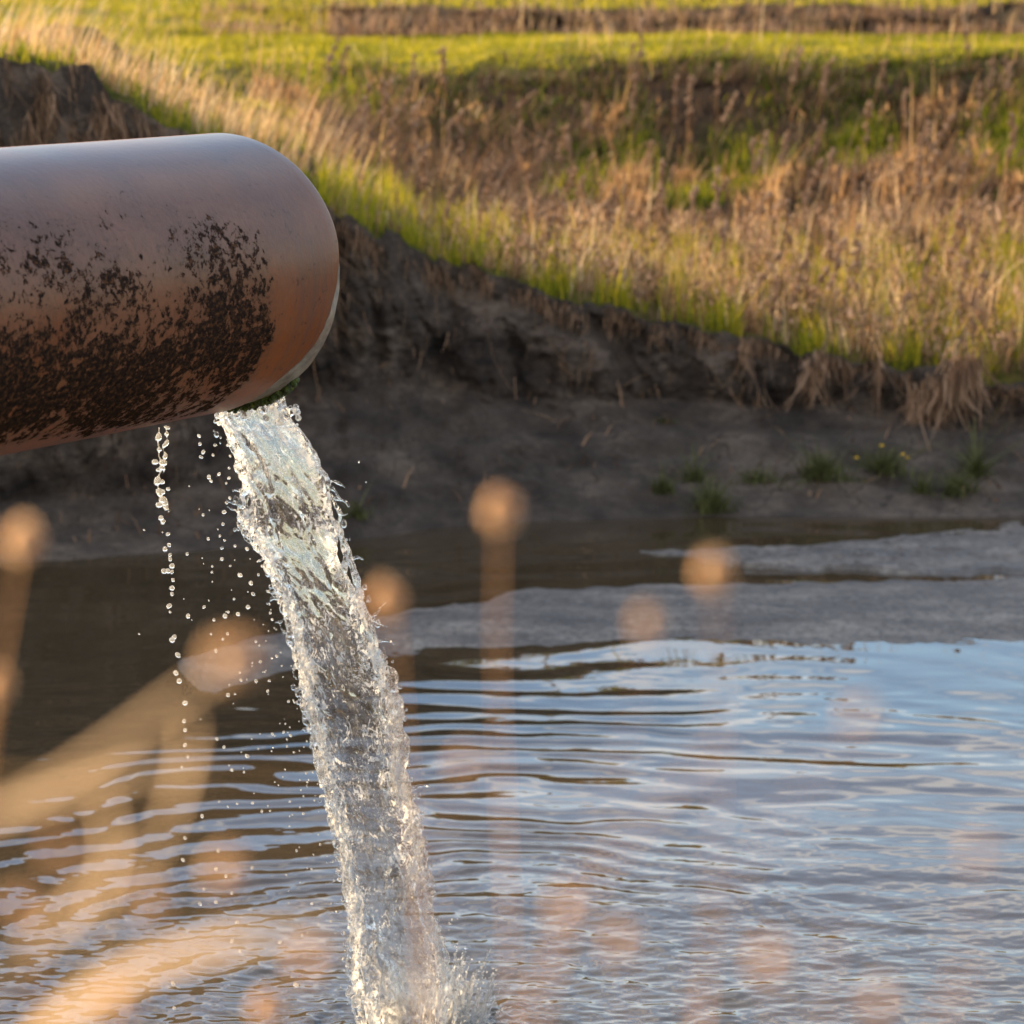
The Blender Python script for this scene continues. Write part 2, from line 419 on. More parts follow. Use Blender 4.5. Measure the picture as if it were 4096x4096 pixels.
def mat_drop():
    m, nt, b = new_mat('water_drop'); out = nt.nodes['Material Output']; nt.nodes.remove(b)
    g = nd(nt, 'ShaderNodeBsdfGlass', Roughness=0.02, IOR=1.33)
    t = nd(nt, 'ShaderNodeBsdfTranslucent'); t.inputs['Color'].default_value = (.98, .98, .95, 1)
    tp = nt.nodes.new('ShaderNodeBsdfTransparent')
    gm = nt.nodes.new('ShaderNodeMixShader'); gm.inputs[0].default_value = .35
    nt.links.new(g.outputs[0], gm.inputs[1]); nt.links.new(tp.outputs[0], gm.inputs[2])
    mx_ = nt.nodes.new('ShaderNodeMixShader'); mx_.inputs[0].default_value = .16
    nt.links.new(gm.outputs[0], mx_.inputs[1]); nt.links.new(t.outputs[0], mx_.inputs[2])
    nt.links.new(mx_.outputs[0], out.inputs['Surface'])
    return m

# ------------------------------------------------------------------ far bank and meadow
def W(y): return float(row_dist(y))
#  column: waterline row, then (row, metres behind the waterline) x4, then (row, distance)
RC = [(37, 25.0), (35, 25.3), (6, 26.0)]
COLS = {
 -3500: (562, [(535,.35),(500,.6),(380,.75),(290,.95)], [(280,15),(250,16.5),(200,18),(150,19.5),(72,22),(36,25),(24,27),(6,29)]),
 -1900: (562, [(535,.35),(500,.6),(260,.75),(40,.95)], [(36,15),(36,16.5),(36,18),(34,19.5),(28,22),(20,25),(12,27),(4,29)]),  # unseen bank, raised here and in the next column to shade the pool
 -900: (562, [(535,.35),(500,.6),(260,.75),(25,.95)], [(24,15),(26,16.5),(28,18),(28,19.5),(26,22),(20,25),(12,27),(4,29)]),
 -250: (564, [(535,.35),(500,.6),(260,.75),(75,.95)], [(66,15),(58,16.5),(52,18),(46,19.5),(34,22),(24,25),(14,27),(4,29)]),
 0:   (563, [(535,.35),(500,.6),(250,.75),(58,.95)], [(51,15),(46,16.5),(42,18),(38,19.5),(30,22),(20,25),(12,27),(4,29)]),
 90:  (558, [(530,.35),(492,.6),(260,.75),(76,.95)], [(68,15),(62,16.5),(57,18),(52,19.5),(42,22),(28,25),(18,27),(8,29)]),
 170: (553, [(520,.3),(480,.5),(300,.7),(120,.9)], [(111,15),(103,16.5),(96,18),(87,19.5),(70,21.6),(36,25),(30,26),(14,27.5)]),
 345: (541, [(470,.35),(388,.75),(300,.85),(212,1.0)], [(195,15.8),(170,17.2),(148,18.5),(128,19.7),(70,21.5)] + RC),
 400: (534, [(465,.4),(386,.8),(310,.9),(238,1.05)], [(222,16),(200,17.2),(176,18.4),(150,19.6),(68,21.4)] + RC),
 450: (528, [(460,.4),(388,.85),(320,.95),(258,1.1)], [(240,16),(222,17.2),(200,18.4),(176,19.5),(65,21.4)] + RC),
 530: (522, [(460,.4),(392,.9),(335,.95),(287,1.05)], [(262,16),(238,17.2),(212,18.4),(182,19.5),(62,21.4)] + RC),
 636: (519, [(460,.4),(395,.9),(350,.95),(313,1.05)], [(285,16),(250,17.2),(215,18.4),(188,19.5),(60,21.4)] + RC),
 716: (517, [(462,.4),(400,.9),(362,.92),(331,1.02)], [(295,16),(250,17.4),(212,18.6),(185,19.6),(59,21.4)] + RC),
 795: (517, [(465,.4),(405,.9),(375,.92),(350,1.0)], [(305,16),(245,17.6),(205,18.8),(182,19.7),(58,21.4)] + RC),
 900: (517, [(470,.4),(412,.9),(388,.92),(366,1.0)], [(312,16),(240,17.8),(190,19),(178,19.8),(57,21.4)] + RC),
 1024: (518, [(475,.4),(420,.85),(400,.88),(381,.98)], [(320,16),(240,17.8),(185,19),(172,19.8),(55,21.4)] + RC),
 1500: (519, [(475,.4),(425,.85),(400,.88),(375,.98)], [(320,16),(240,17.8),(185,19),(165,19.8),(55,21.4)] + RC),
 4500: (519, [(475,.4),(425,.85),(400,.88),(375,.98)], [(320,16),(240,17.8),(185,19),(165,19.8),(55,21.4)] + RC),
}
US = np.array(sorted(COLS))
prof = []
for u in US:
    w, a, b_ = COLS[int(u)]
    D = [W(w) - 1.6, W(w)]; Z = [-.45, 0.0]
    for y, d in a: D.append(W(w) + d); Z.append(float(img_z(y, W(w) + d)))
    for y, d in b_: D.append(d); Z.append(float(img_z(y, d)))
    D += [60, 1500]; Z += [1.48, 1.6]
    prof.append(np.array([D, Z]))
prof = np.array(prof)                     # columns x 2 x 16
SEG = [8, 34, 26, 26, 30, 26, 30, 26, 22, 40, 40, 10, 20, 24, 12]
TT = np.concatenate([np.linspace(i, i + 1, n, endpoint=False) for i, n in enumerate(SEG)] + [[len(SEG)]])
UG = np.concatenate([np.linspace(-3500, -200, 50, endpoint=False), np.arange(-200, 1224, 3.2), np.linspace(1230, 4500, 50)])
NT, NU = len(TT), len(UG)
def prof_at(u):
    u = np.asarray(u, float)
    i = np.clip(np.searchsorted(US, u) - 1, 0, len(US) - 2)
    f = (u - US[i]) / (US[i + 1] - US[i]); f = np.clip(f, 0, 1)
    return prof[i] * (1 - f)[..., None, None] + prof[i + 1] * f[..., None, None]
uw = UG + 14 * vnoise(stack(UG / 37.0, 0 * UG, 0 * UG), 5) + 6 * vnoise(stack(UG / 13.0, 0 * UG, 0 * UG), 6)
PR = prof_at(uw)
ti = np.clip(TT.astype(int), 0, prof.shape[2] - 2); tf = TT - ti
GD = PR[:, 0, ti] * (1 - tf) + PR[:, 0, ti + 1] * tf      # NU x NT
GZ = PR[:, 1, ti] * (1 - tf) + PR[:, 1, ti + 1] * tf
GX = col_x(UG[:, None], GD, GZ)
tt = np.broadcast_to(TT, GD.shape)
P0 = stack(GX, GD, GZ)
face = smooth(2.6, 3.1, tt) * (1 - smooth(4.9, 5.3, tt))
lip = np.exp(-((tt - 5.0) / .35) ** 2)
mud = smooth(.6, 1.1, tt) * (1 - smooth(2.6, 3.1, tt))
top = smooth(5.0, 5.5, tt) * (1 - smooth(14, 14.3, tt))
hgt = np.clip(GZ[:, :], 0.1, 2)
n_a = fbm(P0 * np.array([1.7, 1.7, 2.2]), 3, .5, 1)
n_b = fbm(P0 * np.array([7, 7, 4.0]), 5, .58, 2)
n_e = fbm(P0 * np.array([1.2, 5, 5]), 4, .6, 12)
n_c = fbm(P0 * np.array([3, 3, 9.0]), 4, .6, 3)
n_d = fbm(P0 * 26.0, 3, .6, 4)
GD = GD + face * (.09 * n_a + .13 * n_b + .03 * n_d) - lip * (.05 + .07 * n_b + .03 * n_d)
GZ = GZ + face * .03 * n_b + lip * (.035 * n_b + .02 * n_a) + mud * (.018 * n_a + .035 * n_e * smooth(1, 1.8, tt) + .030 * n_b * smooth(1, 2, tt) + .010 * n_d * smooth(1, 2, tt)) + top * (.035 * n_a + .02 * n_b) + smooth(7.5, 8.5, tt) * (1 - smooth(9.4, 10.2, tt)) * (.11 * n_a + .05 * n_b)
GD = GD + mud * .05 * n_a + smooth(8.6, 9.3, tt) * (1 - smooth(9.9, 10.6, tt)) * (.40 * n_a + .2 * n_b) + smooth(11.3, 12, tt) * (1 - smooth(13, 13.5, tt)) * .5 * n_a
# terraced ledges where old water levels cut the mud
GZ = GZ + mud * smooth(1.2, 2, tt) * .012 * np.sin(GZ * 70 + 2.0 * n_a * 3)
n_f = fbm(P0 * np.array([4.5, 4.5, 2.2]), 4, .55, 14, ridged=True)
GD = GD - face * .05 * n_f
GV = stack(GX, GD, GZ)
def split_t(t0, t1):
    return np.where((TT >= t0 - 1e-6) & (TT <= t1 + 1e-6))[0]
def terrain_part(name, t0, t1, mat, attrs):
    j = split_t(t0, t1)
    V = GV[:, j]; A = {k: v[:, j] for k, v in attrs.items()}
    f = grid_faces(NU, len(j))
    o = mesh_obj(name, V.reshape(-1, 3), f, mat, attrs={k: v.ravel() for k, v in A.items()})
    return tag(o, kind='structure')
wet = mud * (1 - .3 * smooth(2, 3, tt)) + 0 * face
terrain_part('riverbank', 0, 5, M_SOIL, {'wet': wet})
yrow = 512 + F * np.tan(np.arctan2(H - GZ, GD) - PITCH)
def gmask(u, t):
    g = np.zeros(np.broadcast(u, t).shape)
    g = g + smooth(9.7, 10.3, t) * (1 - smooth(11.2, 11.5, t)) * smooth(150, 300, u) + smooth(5, 6, t) * .8 * (1 - smooth(6, 14, t)) * 0
    g = np.maximum(g, smooth(13, 13.2, t)); g = np.maximum(g, (1 - smooth(150, 300, u)) * smooth(8, 10, t) * .9)
    g = np.maximum(g, .45 * (1 - smooth(5.4, 6.3, t)))
    for (uc, tc_, su, st_) in ((592, 8.75, 32, .35), (635, 9.1, 22, .25), (742, 8.95, 34, .38), (858, 9.2, 36, .3), (1008, 9.0, 34, .45), (690, 8.25, 28, .2), (560, 8.3, 26, .22), (330, 9.3, 50, .3)):
        g = np.maximum(g, np.exp(-((u - uc) / su) ** 2 - ((t - tc_) / st_) ** 2))
    return np.clip(g, 0, 1)
terrain_part('meadow', 5, 15, M_TURF, {'green': gmask(UG[:, None], tt)})

# ------------------------------------------------------------------ river
IMP = np.array([float(col_x(428, 7.75, 0)), 7.75])         # where the jet lands
yr = np.concatenate([np.arange(505, 1120, 1.0), np.linspace(1124, 1500, 60)])
Dr = row_dist(yr)
ur = np.concatenate([np.linspace(-3500, -60, 60, endpoint=False), np.arange(-60, 1084, 1.7), np.linspace(1090, 4500, 60)])
X = col_x(ur[None, :], Dr[:, None], 0.0); Y = np.broadcast_to(Dr[:, None], X.shape)
def waves(X, Y):
    w1 = vnoise(stack(X * .9, Y * .9, 0 * X), 21); w2 = vnoise(stack(X * 2.3, Y * 2.3, 0 * X), 22)
    r = np.hypot(X - IMP[0], Y - IMP[1]); rr = r + .26 * w1 + .13 * w2 + .03 * vnoise(stack(X * 6, Y * 6, 0 * X), 24)
    lam = .075 + .06 * np.clip(r, 0, 6)
    ph = 2 * np.pi * np.log((.075 + .06 * np.clip(rr, 0, 8)) / .075) / .06
    env = .060 * np.exp(-r / 4.2) * smooth(.1, .6, r)
    patch = .35 + 1.1 * np.clip(vnoise(stack(X * .8 + 4, Y * .5, 0 * X), 23) + .35, 0, 1)
    z = env * patch * lam / 6.28 * np.sin(ph) * 1.5
    z += .35 * env * patch * lam / 6.28 * .55 * np.sin(ph * 1.83 + 3 * w2)
    # slow swell seen as long bands, from wavelets crossing the pool
    calm = smooth(.2, 2.0, 4.6 - r) 
    left = smooth(-2.0, -.6, X) * .6 + .4
    z += calm * left * .0062 * fbm(stack(X * 1.5 + .5 * w2, Y * 3.3, 0 * X), 2, .45, 31)
    z += calm * left * .0022 * fbm(stack(X * 5, Y * 10, 0 * X), 2, .5, 32)
    chop = np.exp(-(r / 1.25) ** 2) + .35 * smooth(9.9, 8.4, Y) * np.ones_like(X)
    z += chop * .0050 * fbm(stack(X * 9, Y * 13, 0 * X), 3, .55, 33)
    z += np.exp(-(r / .22) ** 2) * .02 * fbm(stack(X * 20, Y * 20, 0 * X), 3, .6, 34)
    z += .0002 * fbm(stack(X * 9, Y * 16, 0 * X), 2, .5, 35)
    return z
Zw = waves(X, Y)
Zw *= smooth(15.5, 13.0, Y) * .9 + .1
w_o = mesh_obj('water', stack(X, Y, Zw).reshape(-1, 3), grid_faces(len(yr), len(ur))[:, ::-1], mat_river(), attrs={'silt': np.exp(-(np.hypot(X - IMP[0] - .5, (Y - IMP[1]) * 1.5) / 1.9) ** 2)})
tag(w_o, kind='structure')

# gravel bar and mud flat: low domes standing a centimetre or two out of the water
def flat(name, u0, u1, top_pts, bot_pts, h, mat, rough, edge_top, edge_bot, seed):
    u = np.arange(u0, u1, 2.5); a = np.interp(u, *zip(*top_pts)); b_ = np.interp(u, *zip(*bot_pts))
    a = a + 2.2 * vnoise(stack(u / 23., 0 * u, 0 * u), seed) ; b_ = b_ + 2.5 * vnoise(stack(u / 31., 0 * u, 0 * u), seed + 1) + 1.0 * vnoise(stack(u / 9., 0 * u, 0 * u), seed + 2)
    s = np.linspace(-.12, 1.12, 90)
    yy = a[:, None] + (b_ - a)[:, None] * s
    D = row_dist(yy); Xx = col_x(u[:, None], D, 0.0)
    tp = np.clip((b_ - a) / 12.0, 0, 1)[:, None]
    z = h * tp * np.minimum(smooth(-.02, edge_top, s), smooth(1.02, 1 - edge_bot, s)) 
    q = stack(Xx, D, 0 * Xx)
    z = z + rough * tp * (fbm(q * np.array([4, 8, 1]), 4, .55, seed + 3) + .5 * fbm(q * 30, 3, .6, seed + 4)) * smooth(-.02, .1, s) * smooth(1.02, .9, s)
    z = z - .03 * (smooth(.0, -.12, s) + smooth(1.0, 1.12, s)) - .004 * (1 - tp)
    o = mesh_obj(name, stack(Xx, D, z).reshape(-1, 3), grid_faces(len(u), len(s)), mat)
    return tag(o, kind='structure')
flat('sandbar', 178, 2600, [(178, 665), (200, 655), (225, 645), (262, 637), (300, 630), (370, 617), (450, 603), (540, 589), (700, 584), (860, 581), (1024, 579), (2600, 575)],
     [(178, 670), (200, 690), (215, 690), (262, 678), (330, 664), (400, 652), (560, 644), (700, 642), (1024, 643), (2600, 645)], .020, M_SAND, .009, .25, .35, 50)
flat('mud_flat', 640, 2600, [(640, 550), (760, 549), (800, 545), (900, 537), (960, 529), (1024, 522), (2600, 515)],
     [(640, 552), (690, 560), (760, 568), (900, 572), (1024, 574), (2600, 575)], .016, M_MUD, .020, .25, .04, 60)
bed = mesh_obj('riverbed', [(-14, 4.5, -.3), (22, 4.5, -.3), (22, 14, -.5), (-14, 14, -.5)], np.array([[0, 1, 2, 3]]), M_SOIL); tag(bed, kind='structure')

# near bank, below and beside the camera
xs = np.linspace(-9, 9, 120); ys = np.linspace(-4, 5.6, 90)
XX, YY = np.meshgrid(xs, ys, indexing='ij')
zb = .85 * smooth(5.6, 3.4, YY + .3 * vnoise(stack(XX, YY * 0, 0 * XX), 70)) - .25 + .05 * fbm(stack(XX * 2, YY * 2, 0 * XX), 4, .5, 71)
zb = zb + 1.25 * smooth(-1.6, -3.4, XX) * smooth(4.9, 3.2, YY)
near_b = mesh_obj('ground', stack(XX, YY, zb).reshape(-1, 3), grid_faces(120, 90), M_TURF, attrs={'green': np.full(XX.size, .2)})
tag(near_b, kind='structure')

# ------------------------------------------------------------------ grass
def surf(u, t):
    iu = np.clip(np.searchsorted(UG, u) - 1, 0, NU - 2); fu = np.clip((u - UG[iu]) / (UG[iu + 1] - UG[iu]), 0, 1)[:, None]
    it = np.clip(np.searchsorted(TT, t) - 1, 0, NT - 2); ft = np.clip((t - TT[it]) / (TT[it + 1] - TT[it]), 0, 1)[:, None]
    return (GV[iu, it] * (1 - fu) + GV[iu + 1, it] * fu) * (1 - ft) + (GV[iu, it + 1] * (1 - fu) + GV[iu + 1, it + 1] * fu) * ft
def blades(base, h, w, lean, tint, levels=4, curl=.5, down=False, leanvec=(0, 0, 0)):
    n = len(base); h = np.broadcast_to(h, n); w = np.broadcast_to(w, n)
    az = RNG.uniform(0, 2 * np.pi, n); ld = np.stack([np.cos(az), np.sin(az), 0 * az], -1) * (np.abs(RNG.normal(size=n)) * lean)[:, None] + np.asarray(leanvec)
    fa = az + RNG.normal(size=n) * .9 + np.pi / 2; wd = np.stack([np.cos(fa), np.sin(fa), 0 * fa], -1)
    V = np.zeros((n, levels, 2, 3)); up = np.array([0, 0, -1.0 if down else 1.0])
    for k in range(levels):
        s = k / (levels - 1)
        c = base + h[:, None] * (up * s * (1 - .25 * curl * s) + ld * (s ** (1 + curl)))
        ww = (w * (1 - s ** 1.7 * .9))[:, None] * .5
        V[:, k, 0] = c - wd * ww; V[:, k, 1] = c + wd * ww
    idx = np.arange(n)[:, None] * levels * 2
    k = np.arange(levels - 1)[None, :] * 2
    a = idx + k
    Q = np.stack([a, a + 1, a + 3, a + 2], -1).reshape(-1, 4)
    tn = np.repeat(tint, levels * 2) + np.tile(np.repeat(np.linspace(-.06, .08, levels), 2), n)
    return V.reshape(-1, 3), Q, np.clip(tn, 0, 1)
def grass(name, label, sets, mat, cat='grass'):
    Vs, Qs, Ts = [], [], []; o = 0
    for v, q, t in sets:
        Vs.append(v); Qs.append(q + o); Ts.append(t); o += len(v)
    ob = mesh_obj(name, np.vstack(Vs), np.vstack(Qs), mat, attrs={'tint': np.concatenate(Ts)}, shade=False)
    return tag(ob, label, cat, kind='stuff')
def rpts(n, u0, u1, t0, t1, keep=None, clump=0):
    u = RNG.uniform(u0, u1, n); t = RNG.uniform(t0, t1, n)
    if clump:
        q = vnoise(stack(u / clump, t * 3.1, 0 * u), 91) + .6 * vnoise(stack(u / clump * 2.7, t * 8, 0 * u), 92)
        m = q > RNG.uniform(-.45, .55, n); u, t = u[m], t[m]
    if keep is not None:
        m = RNG.uniform(0, 1, len(u)) < keep(u, t); u, t = u[m], t[m]
    return surf(u, t), u, t
def N(n): return RNG.normal(size=n)

sets = []
# tall dry sward on the bench right of the pipe
b_, u, t = rpts(42000, 330, 1250, 5.05, 7.2, clump=34)
k = smooth(330, 620, u)
sets.append(blades(b_, (.04 + .045 * k) * np.exp(.55 * N(len(u))), .0048 * np.exp(.3 * N(len(u))), .38, np.clip(.6 + .25 * N(len(u)) + .35 * vnoise(stack(u / 30, t * 4, 0 * u), 95), 0, 1), leanvec=(.06, 0, 0)))
b_, u, t = rpts(2600, 560, 1250, 5.1, 7.3, clump=30)
sets.append(blades(b_, .17 * np.exp(.3 * N(len(u))), .005, .30, np.clip(.72 + .18 * N(len(u)), 0, 1), levels=5, leanvec=(.10, 0, 0)))
# wind-bent tan grass on the mound at the left
b_, u, t = rpts(7000, -150, 345, 5.05, 8.2, clump=14)
sets.append(blades(b_, .095 * np.exp(.45 * N(len(u))), .0045, .32, np.clip(.58 + .25 * N(len(u)), 0, 1), levels=5, leanvec=(.28, 0, 0)))
b_, u, t = rpts(1300, -100, 360, 5.1, 7.5, clump=30)
sets.append(blades(b_, .24 * np.exp(.25 * N(len(u))), .005, .2, np.clip(.75 + .15 * N(len(u)), 0, 1), levels=6, leanvec=(.30, 0, 0)))
b_, u, t = rpts(1500, -100, 1200, 9.8, 13.5, clump=80)
sets.append(blades(b_, .16 * np.exp(.4 * N(len(u))), .006, .3, np.clip(.7 + .15 * N(len(u)), 0, 1), leanvec=(.10, 0, 0)))
b_, u, t = rpts(6000, -1500, -150, 5.05, 9); sets.append(blades(b_, .2 * np.exp(.3 * N(len(u))), .008, .25, np.clip(.6 + .2 * N(len(u)), 0, 1)))
b_, u, t = rpts(6000, 1250, 2600, 5.05, 8); sets.append(blades(b_, .16 * np.exp(.3 * N(len(u))), .008, .25, np.clip(.6 + .2 * N(len(u)), 0, 1)))
# reddish stalks in loose bunches over the hollow and the bank below the meadow
nog = lambda u, t: 1 - .93 * np.clip(gmask(u, t) * 1.4, 0, 1) * (t > 7.4) * (t < 9.8)
b_, u, t = rpts(8000, 250, 1250, 7.6, 9.5, keep=nog)
q_ = vnoise(stack(u / 22., t * 2.2, 0 * u), 97); m_ = q_ > RNG.uniform(.05, .6, len(u)); b_ = b_[m_]; n_ = int(m_.sum())
sets.append(blades(b_, .17 * np.exp(.4 * N(n_)), .0075 * np.exp(.25 * N(n_)), .35, np.clip(.42 + .2 * N(n_), 0, 1), levels=5, leanvec=(.12, 0, 0)))
sets.append(blades(b_ + np.array([.01, 0, .1]), .035 * np.exp(.4 * N(n_)), .016, .5, np.clip(.38 + .2 * N(n_), 0, 1), levels=3))
grass('dry_grass', 'tall tan dry grass standing in sunlight along the top of the far bank', sets, M_DRY)

sets = []
b_, u, t = rpts(26000, 320, 1250, 7.2, 10.1, clump=45, keep=nog)
sets.append(blades(b_, .06 * np.exp(.45 * N(len(u))), .006, .8, np.clip(.28 + .22 * N(len(u)), 0, 1), leanvec=(.15, 0, 0)))
b_, u, t = rpts(15000, 310, 640, 7.0, 9.4, clump=25)
sets.append(blades(b_, .09 * np.exp(.4 * N(len(u))), .006, 1.0, np.clip(.36 + .28 * N(len(u)), 0, 1), leanvec=(.3, 0, 0)))
b_, u, t = rpts(12000, 200, 1250, 11.2, 13.0, clump=50)
sets.append(blades(b_, .07 * np.exp(.4 * N(len(u))), .008, .6, np.clip(.55 + .22 * N(len(u)), 0, 1)))
b_, u, t = rpts(9000, 330, 1250, 5.0, 7.4, clump=30)
sets.append(blades(b_, .08 * np.exp(.4 * N(len(u))), .006, .6, np.clip(.45 + .2 * N(len(u)), 0, 1)))
b_, u, t = rpts(14000, 330, 1250, 8.6, 9.9, clump=16, keep=nog)
sets.append(blades(b_, .08 * np.exp(.5 * N(len(u))), .007, .7, np.clip(.40 - .3 * smooth(9.0, 9.5, t) + .2 * N(len(u)), 0, 1), leanvec=(.15, 0, 0)))  # tint lowered up the bank face to paint in its shade
b_, u, t = rpts(38000, 340, 1250, 5.1, 7.3, clump=16)
b_[:, 2] += .02 + .12 * RNG.uniform(0, 1, len(u)) * smooth(330, 560, u)
sets.append(blades(b_, .022 * np.exp(.4 * N(len(u))), .011 * np.exp(.3 * N(len(u))), .6, np.clip(.55 + .3 * N(len(u)), 0, 1), levels=3))
b_, u, t = rpts(700, -50, 1150, 1.3, 3.3, clump=30)
sets.append(blades(b_, .04 * np.exp(.5 * N(len(u))), .008 * np.exp(.3 * N(len(u))), 1.5, np.clip(.35 + .2 * N(len(u)), 0, 1), levels=3))
grass('dead_grass', 'brown matted dead grass covering the hollow behind the bank', sets, M_BROWN)

sets = []
# thatch and roots that hang over the broken lip
b_, u, t = rpts(6000, -200, 1250, 4.65, 5.12, clump=22)
sets.append(blades(b_ + np.array([0, -.02, 0]), .06 * np.exp(.6 * N(len(u))), .0038, .45, np.clip(.45 + .22 * N(len(u)), 0, 1), down=True, levels=5, leanvec=(0, -.25, 0)))
b_, u, t = rpts(7000, -200, 330, 3.9, 5.1, clump=22)
sets.append(blades(b_ + np.array([0, -.02, 0]), .14 * np.exp(.5 * N(len(u))), .0045, .5, np.clip(.55 + .2 * N(len(u)), 0, 1), down=True, levels=5, leanvec=(.2, -.25, 0)))
b_, u, t = rpts(1100, -200, 1250, 2.8, 4.8, clump=30)
sets.append(blades(b_ + np.array([0, -.02, 0]), .10 * np.exp(.5 * N(len(u))), .0042, .6, np.clip(.5 + .2 * N(len(u)), 0, 1), down=True, levels=5, leanvec=(0, -.2, 0)))
grass('hanging_roots', 'fine brown roots and dead blades hanging down the eroded bank face', sets, M_BROWN, 'roots')

sets = []
b_, u, t = rpts(52000, 320, 1250, 5.0, 6.9, clump=28)
sets.append(blades(b_, .095 * np.exp(.4 * N(len(u))), .005, .35, np.clip(.72 + .2 * N(len(u)), 0, 1)))
b_, u, t = rpts(12000, 0, 345, 5.0, 8.0, clump=28)
sets.append(blades(b_, .05 * np.exp(.35 * N(len(u))), .005, .35, np.clip(.6 + .2 * N(len(u)), 0, 1)))
b_, u, t = rpts(60000, 300, 1250, 7.6, 9.8, keep=lambda u, t: np.clip(gmask(u, t) ** 1.3, 0, 1))
sets.append(blades(b_, .08 * np.exp(.35 * N(len(u))), .007, .45, np.clip(.55 + .2 * N(len(u)), 0, 1)))
b_, u, t = rpts(22000, 250, 1250, 9.0, 10.05, clump=45)
sets.append(blades(b_, .05 * np.exp(.35 * N(len(u))), .007, .45, np.clip(.20 + .2 * N(len(u)), 0, 1)))
grass('green_grass', 'fresh green grass sprouting between the dry stems on the far bank', sets, M_GREEN)

sets = []
b_, u, t = rpts(60000, -150, 1200, 9.95, 11.1)
sets.append(blades(b_, .022 * np.exp(.3 * N(len(u))), .010, .4, np.clip(.5 + .16 * N(len(u)) + .38 * fbm(stack(u / 90., t * 5, 0 * u), 3, .6, 98), 0, 1), levels=3))
b_, u, t = rpts(30000, -150, 330, 8.0, 13, clump=100)
sets.append(blades(b_, .04 * np.exp(.3 * N(len(u))), .010, .4, np.clip(.6 + .2 * N(len(u)), 0, 1), levels=3))
b_, u, t = rpts(26000, -150, 1200, 13.0, 13.25)
sets.append(blades(b_, .05 * np.exp(.3 * N(len(u))), .014, .4, np.clip(.55 + .2 * N(len(u)), 0, 1), levels=3))
grass('meadow_grass', 'short yellow green meadow grass glowing in low sun across the top', sets, M_MEAD)

sets = []
def nz(x, y):
    i = np.clip(((x + 9) / 18 * 119).astype(int), 0, 119); j = np.clip(((y + 4) / 9.6 * 89).astype(int), 0, 89)
    return zb[i, j]
x = RNG.uniform(-4, 4, 9000); y = RNG.uniform(1.2, 4.0, 9000)
m = np.hypot(x + 1.6 , y - 4) > .5
x, y = x[m], y[m]
sets.append(blades(np.stack([x, y, nz(x, y)], -1), .25 * np.exp(.3 * N(len(x))), .006, .3, np.clip(.6 + .2 * N(len(x)), 0, 1)))
grass("bank_grass", "dry grass on the near bank below the camera", sets, M_DRY)
# ------------------------------------------------------------------ drain pipe
PC = Vector((-0.54724, 7.07242, 1.55528 + (H - 2.34)))
PA = Vector((0.43266, 0.90093, -0.033503)).normalized()      # flow direction
PB = Vector((0, 0, 1)).cross(PA).normalized()                # away from the camera side
PU = PA.cross(PB).normalized()
PR_ = 0.26
pipe = empty('drain_pipe', PC)
tag(pipe, 'large rusty steel outfall pipe with flaking black tar, jutting in from the left', 'pipe')
M = Matrix((PA, PB, PU)).transposed()                        # local x = flow, y = away from camera, z = up
pipe.rotation_euler = M.to_euler()
nseg = 240; th = np.linspace(0, 2 * np.pi, nseg, endpoint=False)   # 0 = top, grows towards the camera side
def ringpts(x, r): return stack(np.broadcast_to(x, th.shape), -r * np.sin(th), r * np.cos(th))
deg = np.degrees(th)
cut = .045 * smooth(66, 118, deg) * smooth(200, 160, deg) + .060 * smooth(112, 140, deg) * smooth(196, 158, deg)
cutn = cut + smooth(75, 95, deg) * smooth(225, 200, deg) * (.0045 * fbm(stack(deg / 3.0, 0 * deg, 0 * deg), 4, .6, 81) )
L = 5.2
xs_ = np.concatenate([[-L], np.linspace(-2.4, -.12, 50)])
rows = [ringpts(x, PR_) for x in xs_]
rows += [ringpts(-.12 + (.12 - .006 - cutn) * s, PR_) for s in (.25, .5, .75, 1)]
# slightly rounded lip, then the inner skin
rows += [ringpts(-.002 - cutn, PR_ - .001), ringpts(-.001 - cutn, PR_ - .0025), ringpts(-.003 - cutn, PR_ - .0045), ringpts(-.2, PR_ - .0045), ringpts(-L, PR_ - .0045)]
V = np.array(rows); nr = len(rows)
dd = fbm(V * np.array([3.0, 5, 5]), 3, .5, 83) * .0012
V[:, :, 1:] *= (1 + dd / PR_)[..., None]
uvc = np.zeros((nr, nseg, 2)); uvc[..., 0] = -V[..., 0]; uvc[..., 1] = (np.minimum(th, 2 * np.pi - th) * PR_ + np.where(th > np.pi, 2.0, 0))[None]
f1 = grid_faces(nr, nseg, True)
shell = mesh_obj('pipe_shell', V.reshape(-1, 3), f1, mat_pipe(), pipe, uv=uvc.reshape(-1, 2))
# mortar lining, standing a little proud where the steel edge has rusted back
Ro = PR_ - .0052; Ri = Ro - .016
edge = .003 * fbm(stack(deg / 5., 0 * deg, 0 * deg + 3), 4, .6, 84) * smooth(60, 100, deg) * smooth(250, 220, deg)
rows = [ringpts(-L, Ro), ringpts(-.10, Ro), ringpts(-.07, Ro), ringpts(-.05, Ro), ringpts(-.035, Ro), ringpts(-.02, Ro), ringpts(-.008 + edge, Ro), ringpts(-.003 + edge, Ro - .002), ringpts(-.001 + edge, Ro - .006), ringpts(-.004 + edge, Ri), ringpts(-.1, Ri), ringpts(-L, Ri)]
V = np.array(rows); V[2:7, :, 1:] *= (1 + .006 * fbm(V[2:7] * 40, 3, .6, 85))[..., None]
lin = mesh_obj('mortar_lining', V.reshape(-1, 3), grid_faces(len(rows), nseg, True), mat_lining(), pipe)
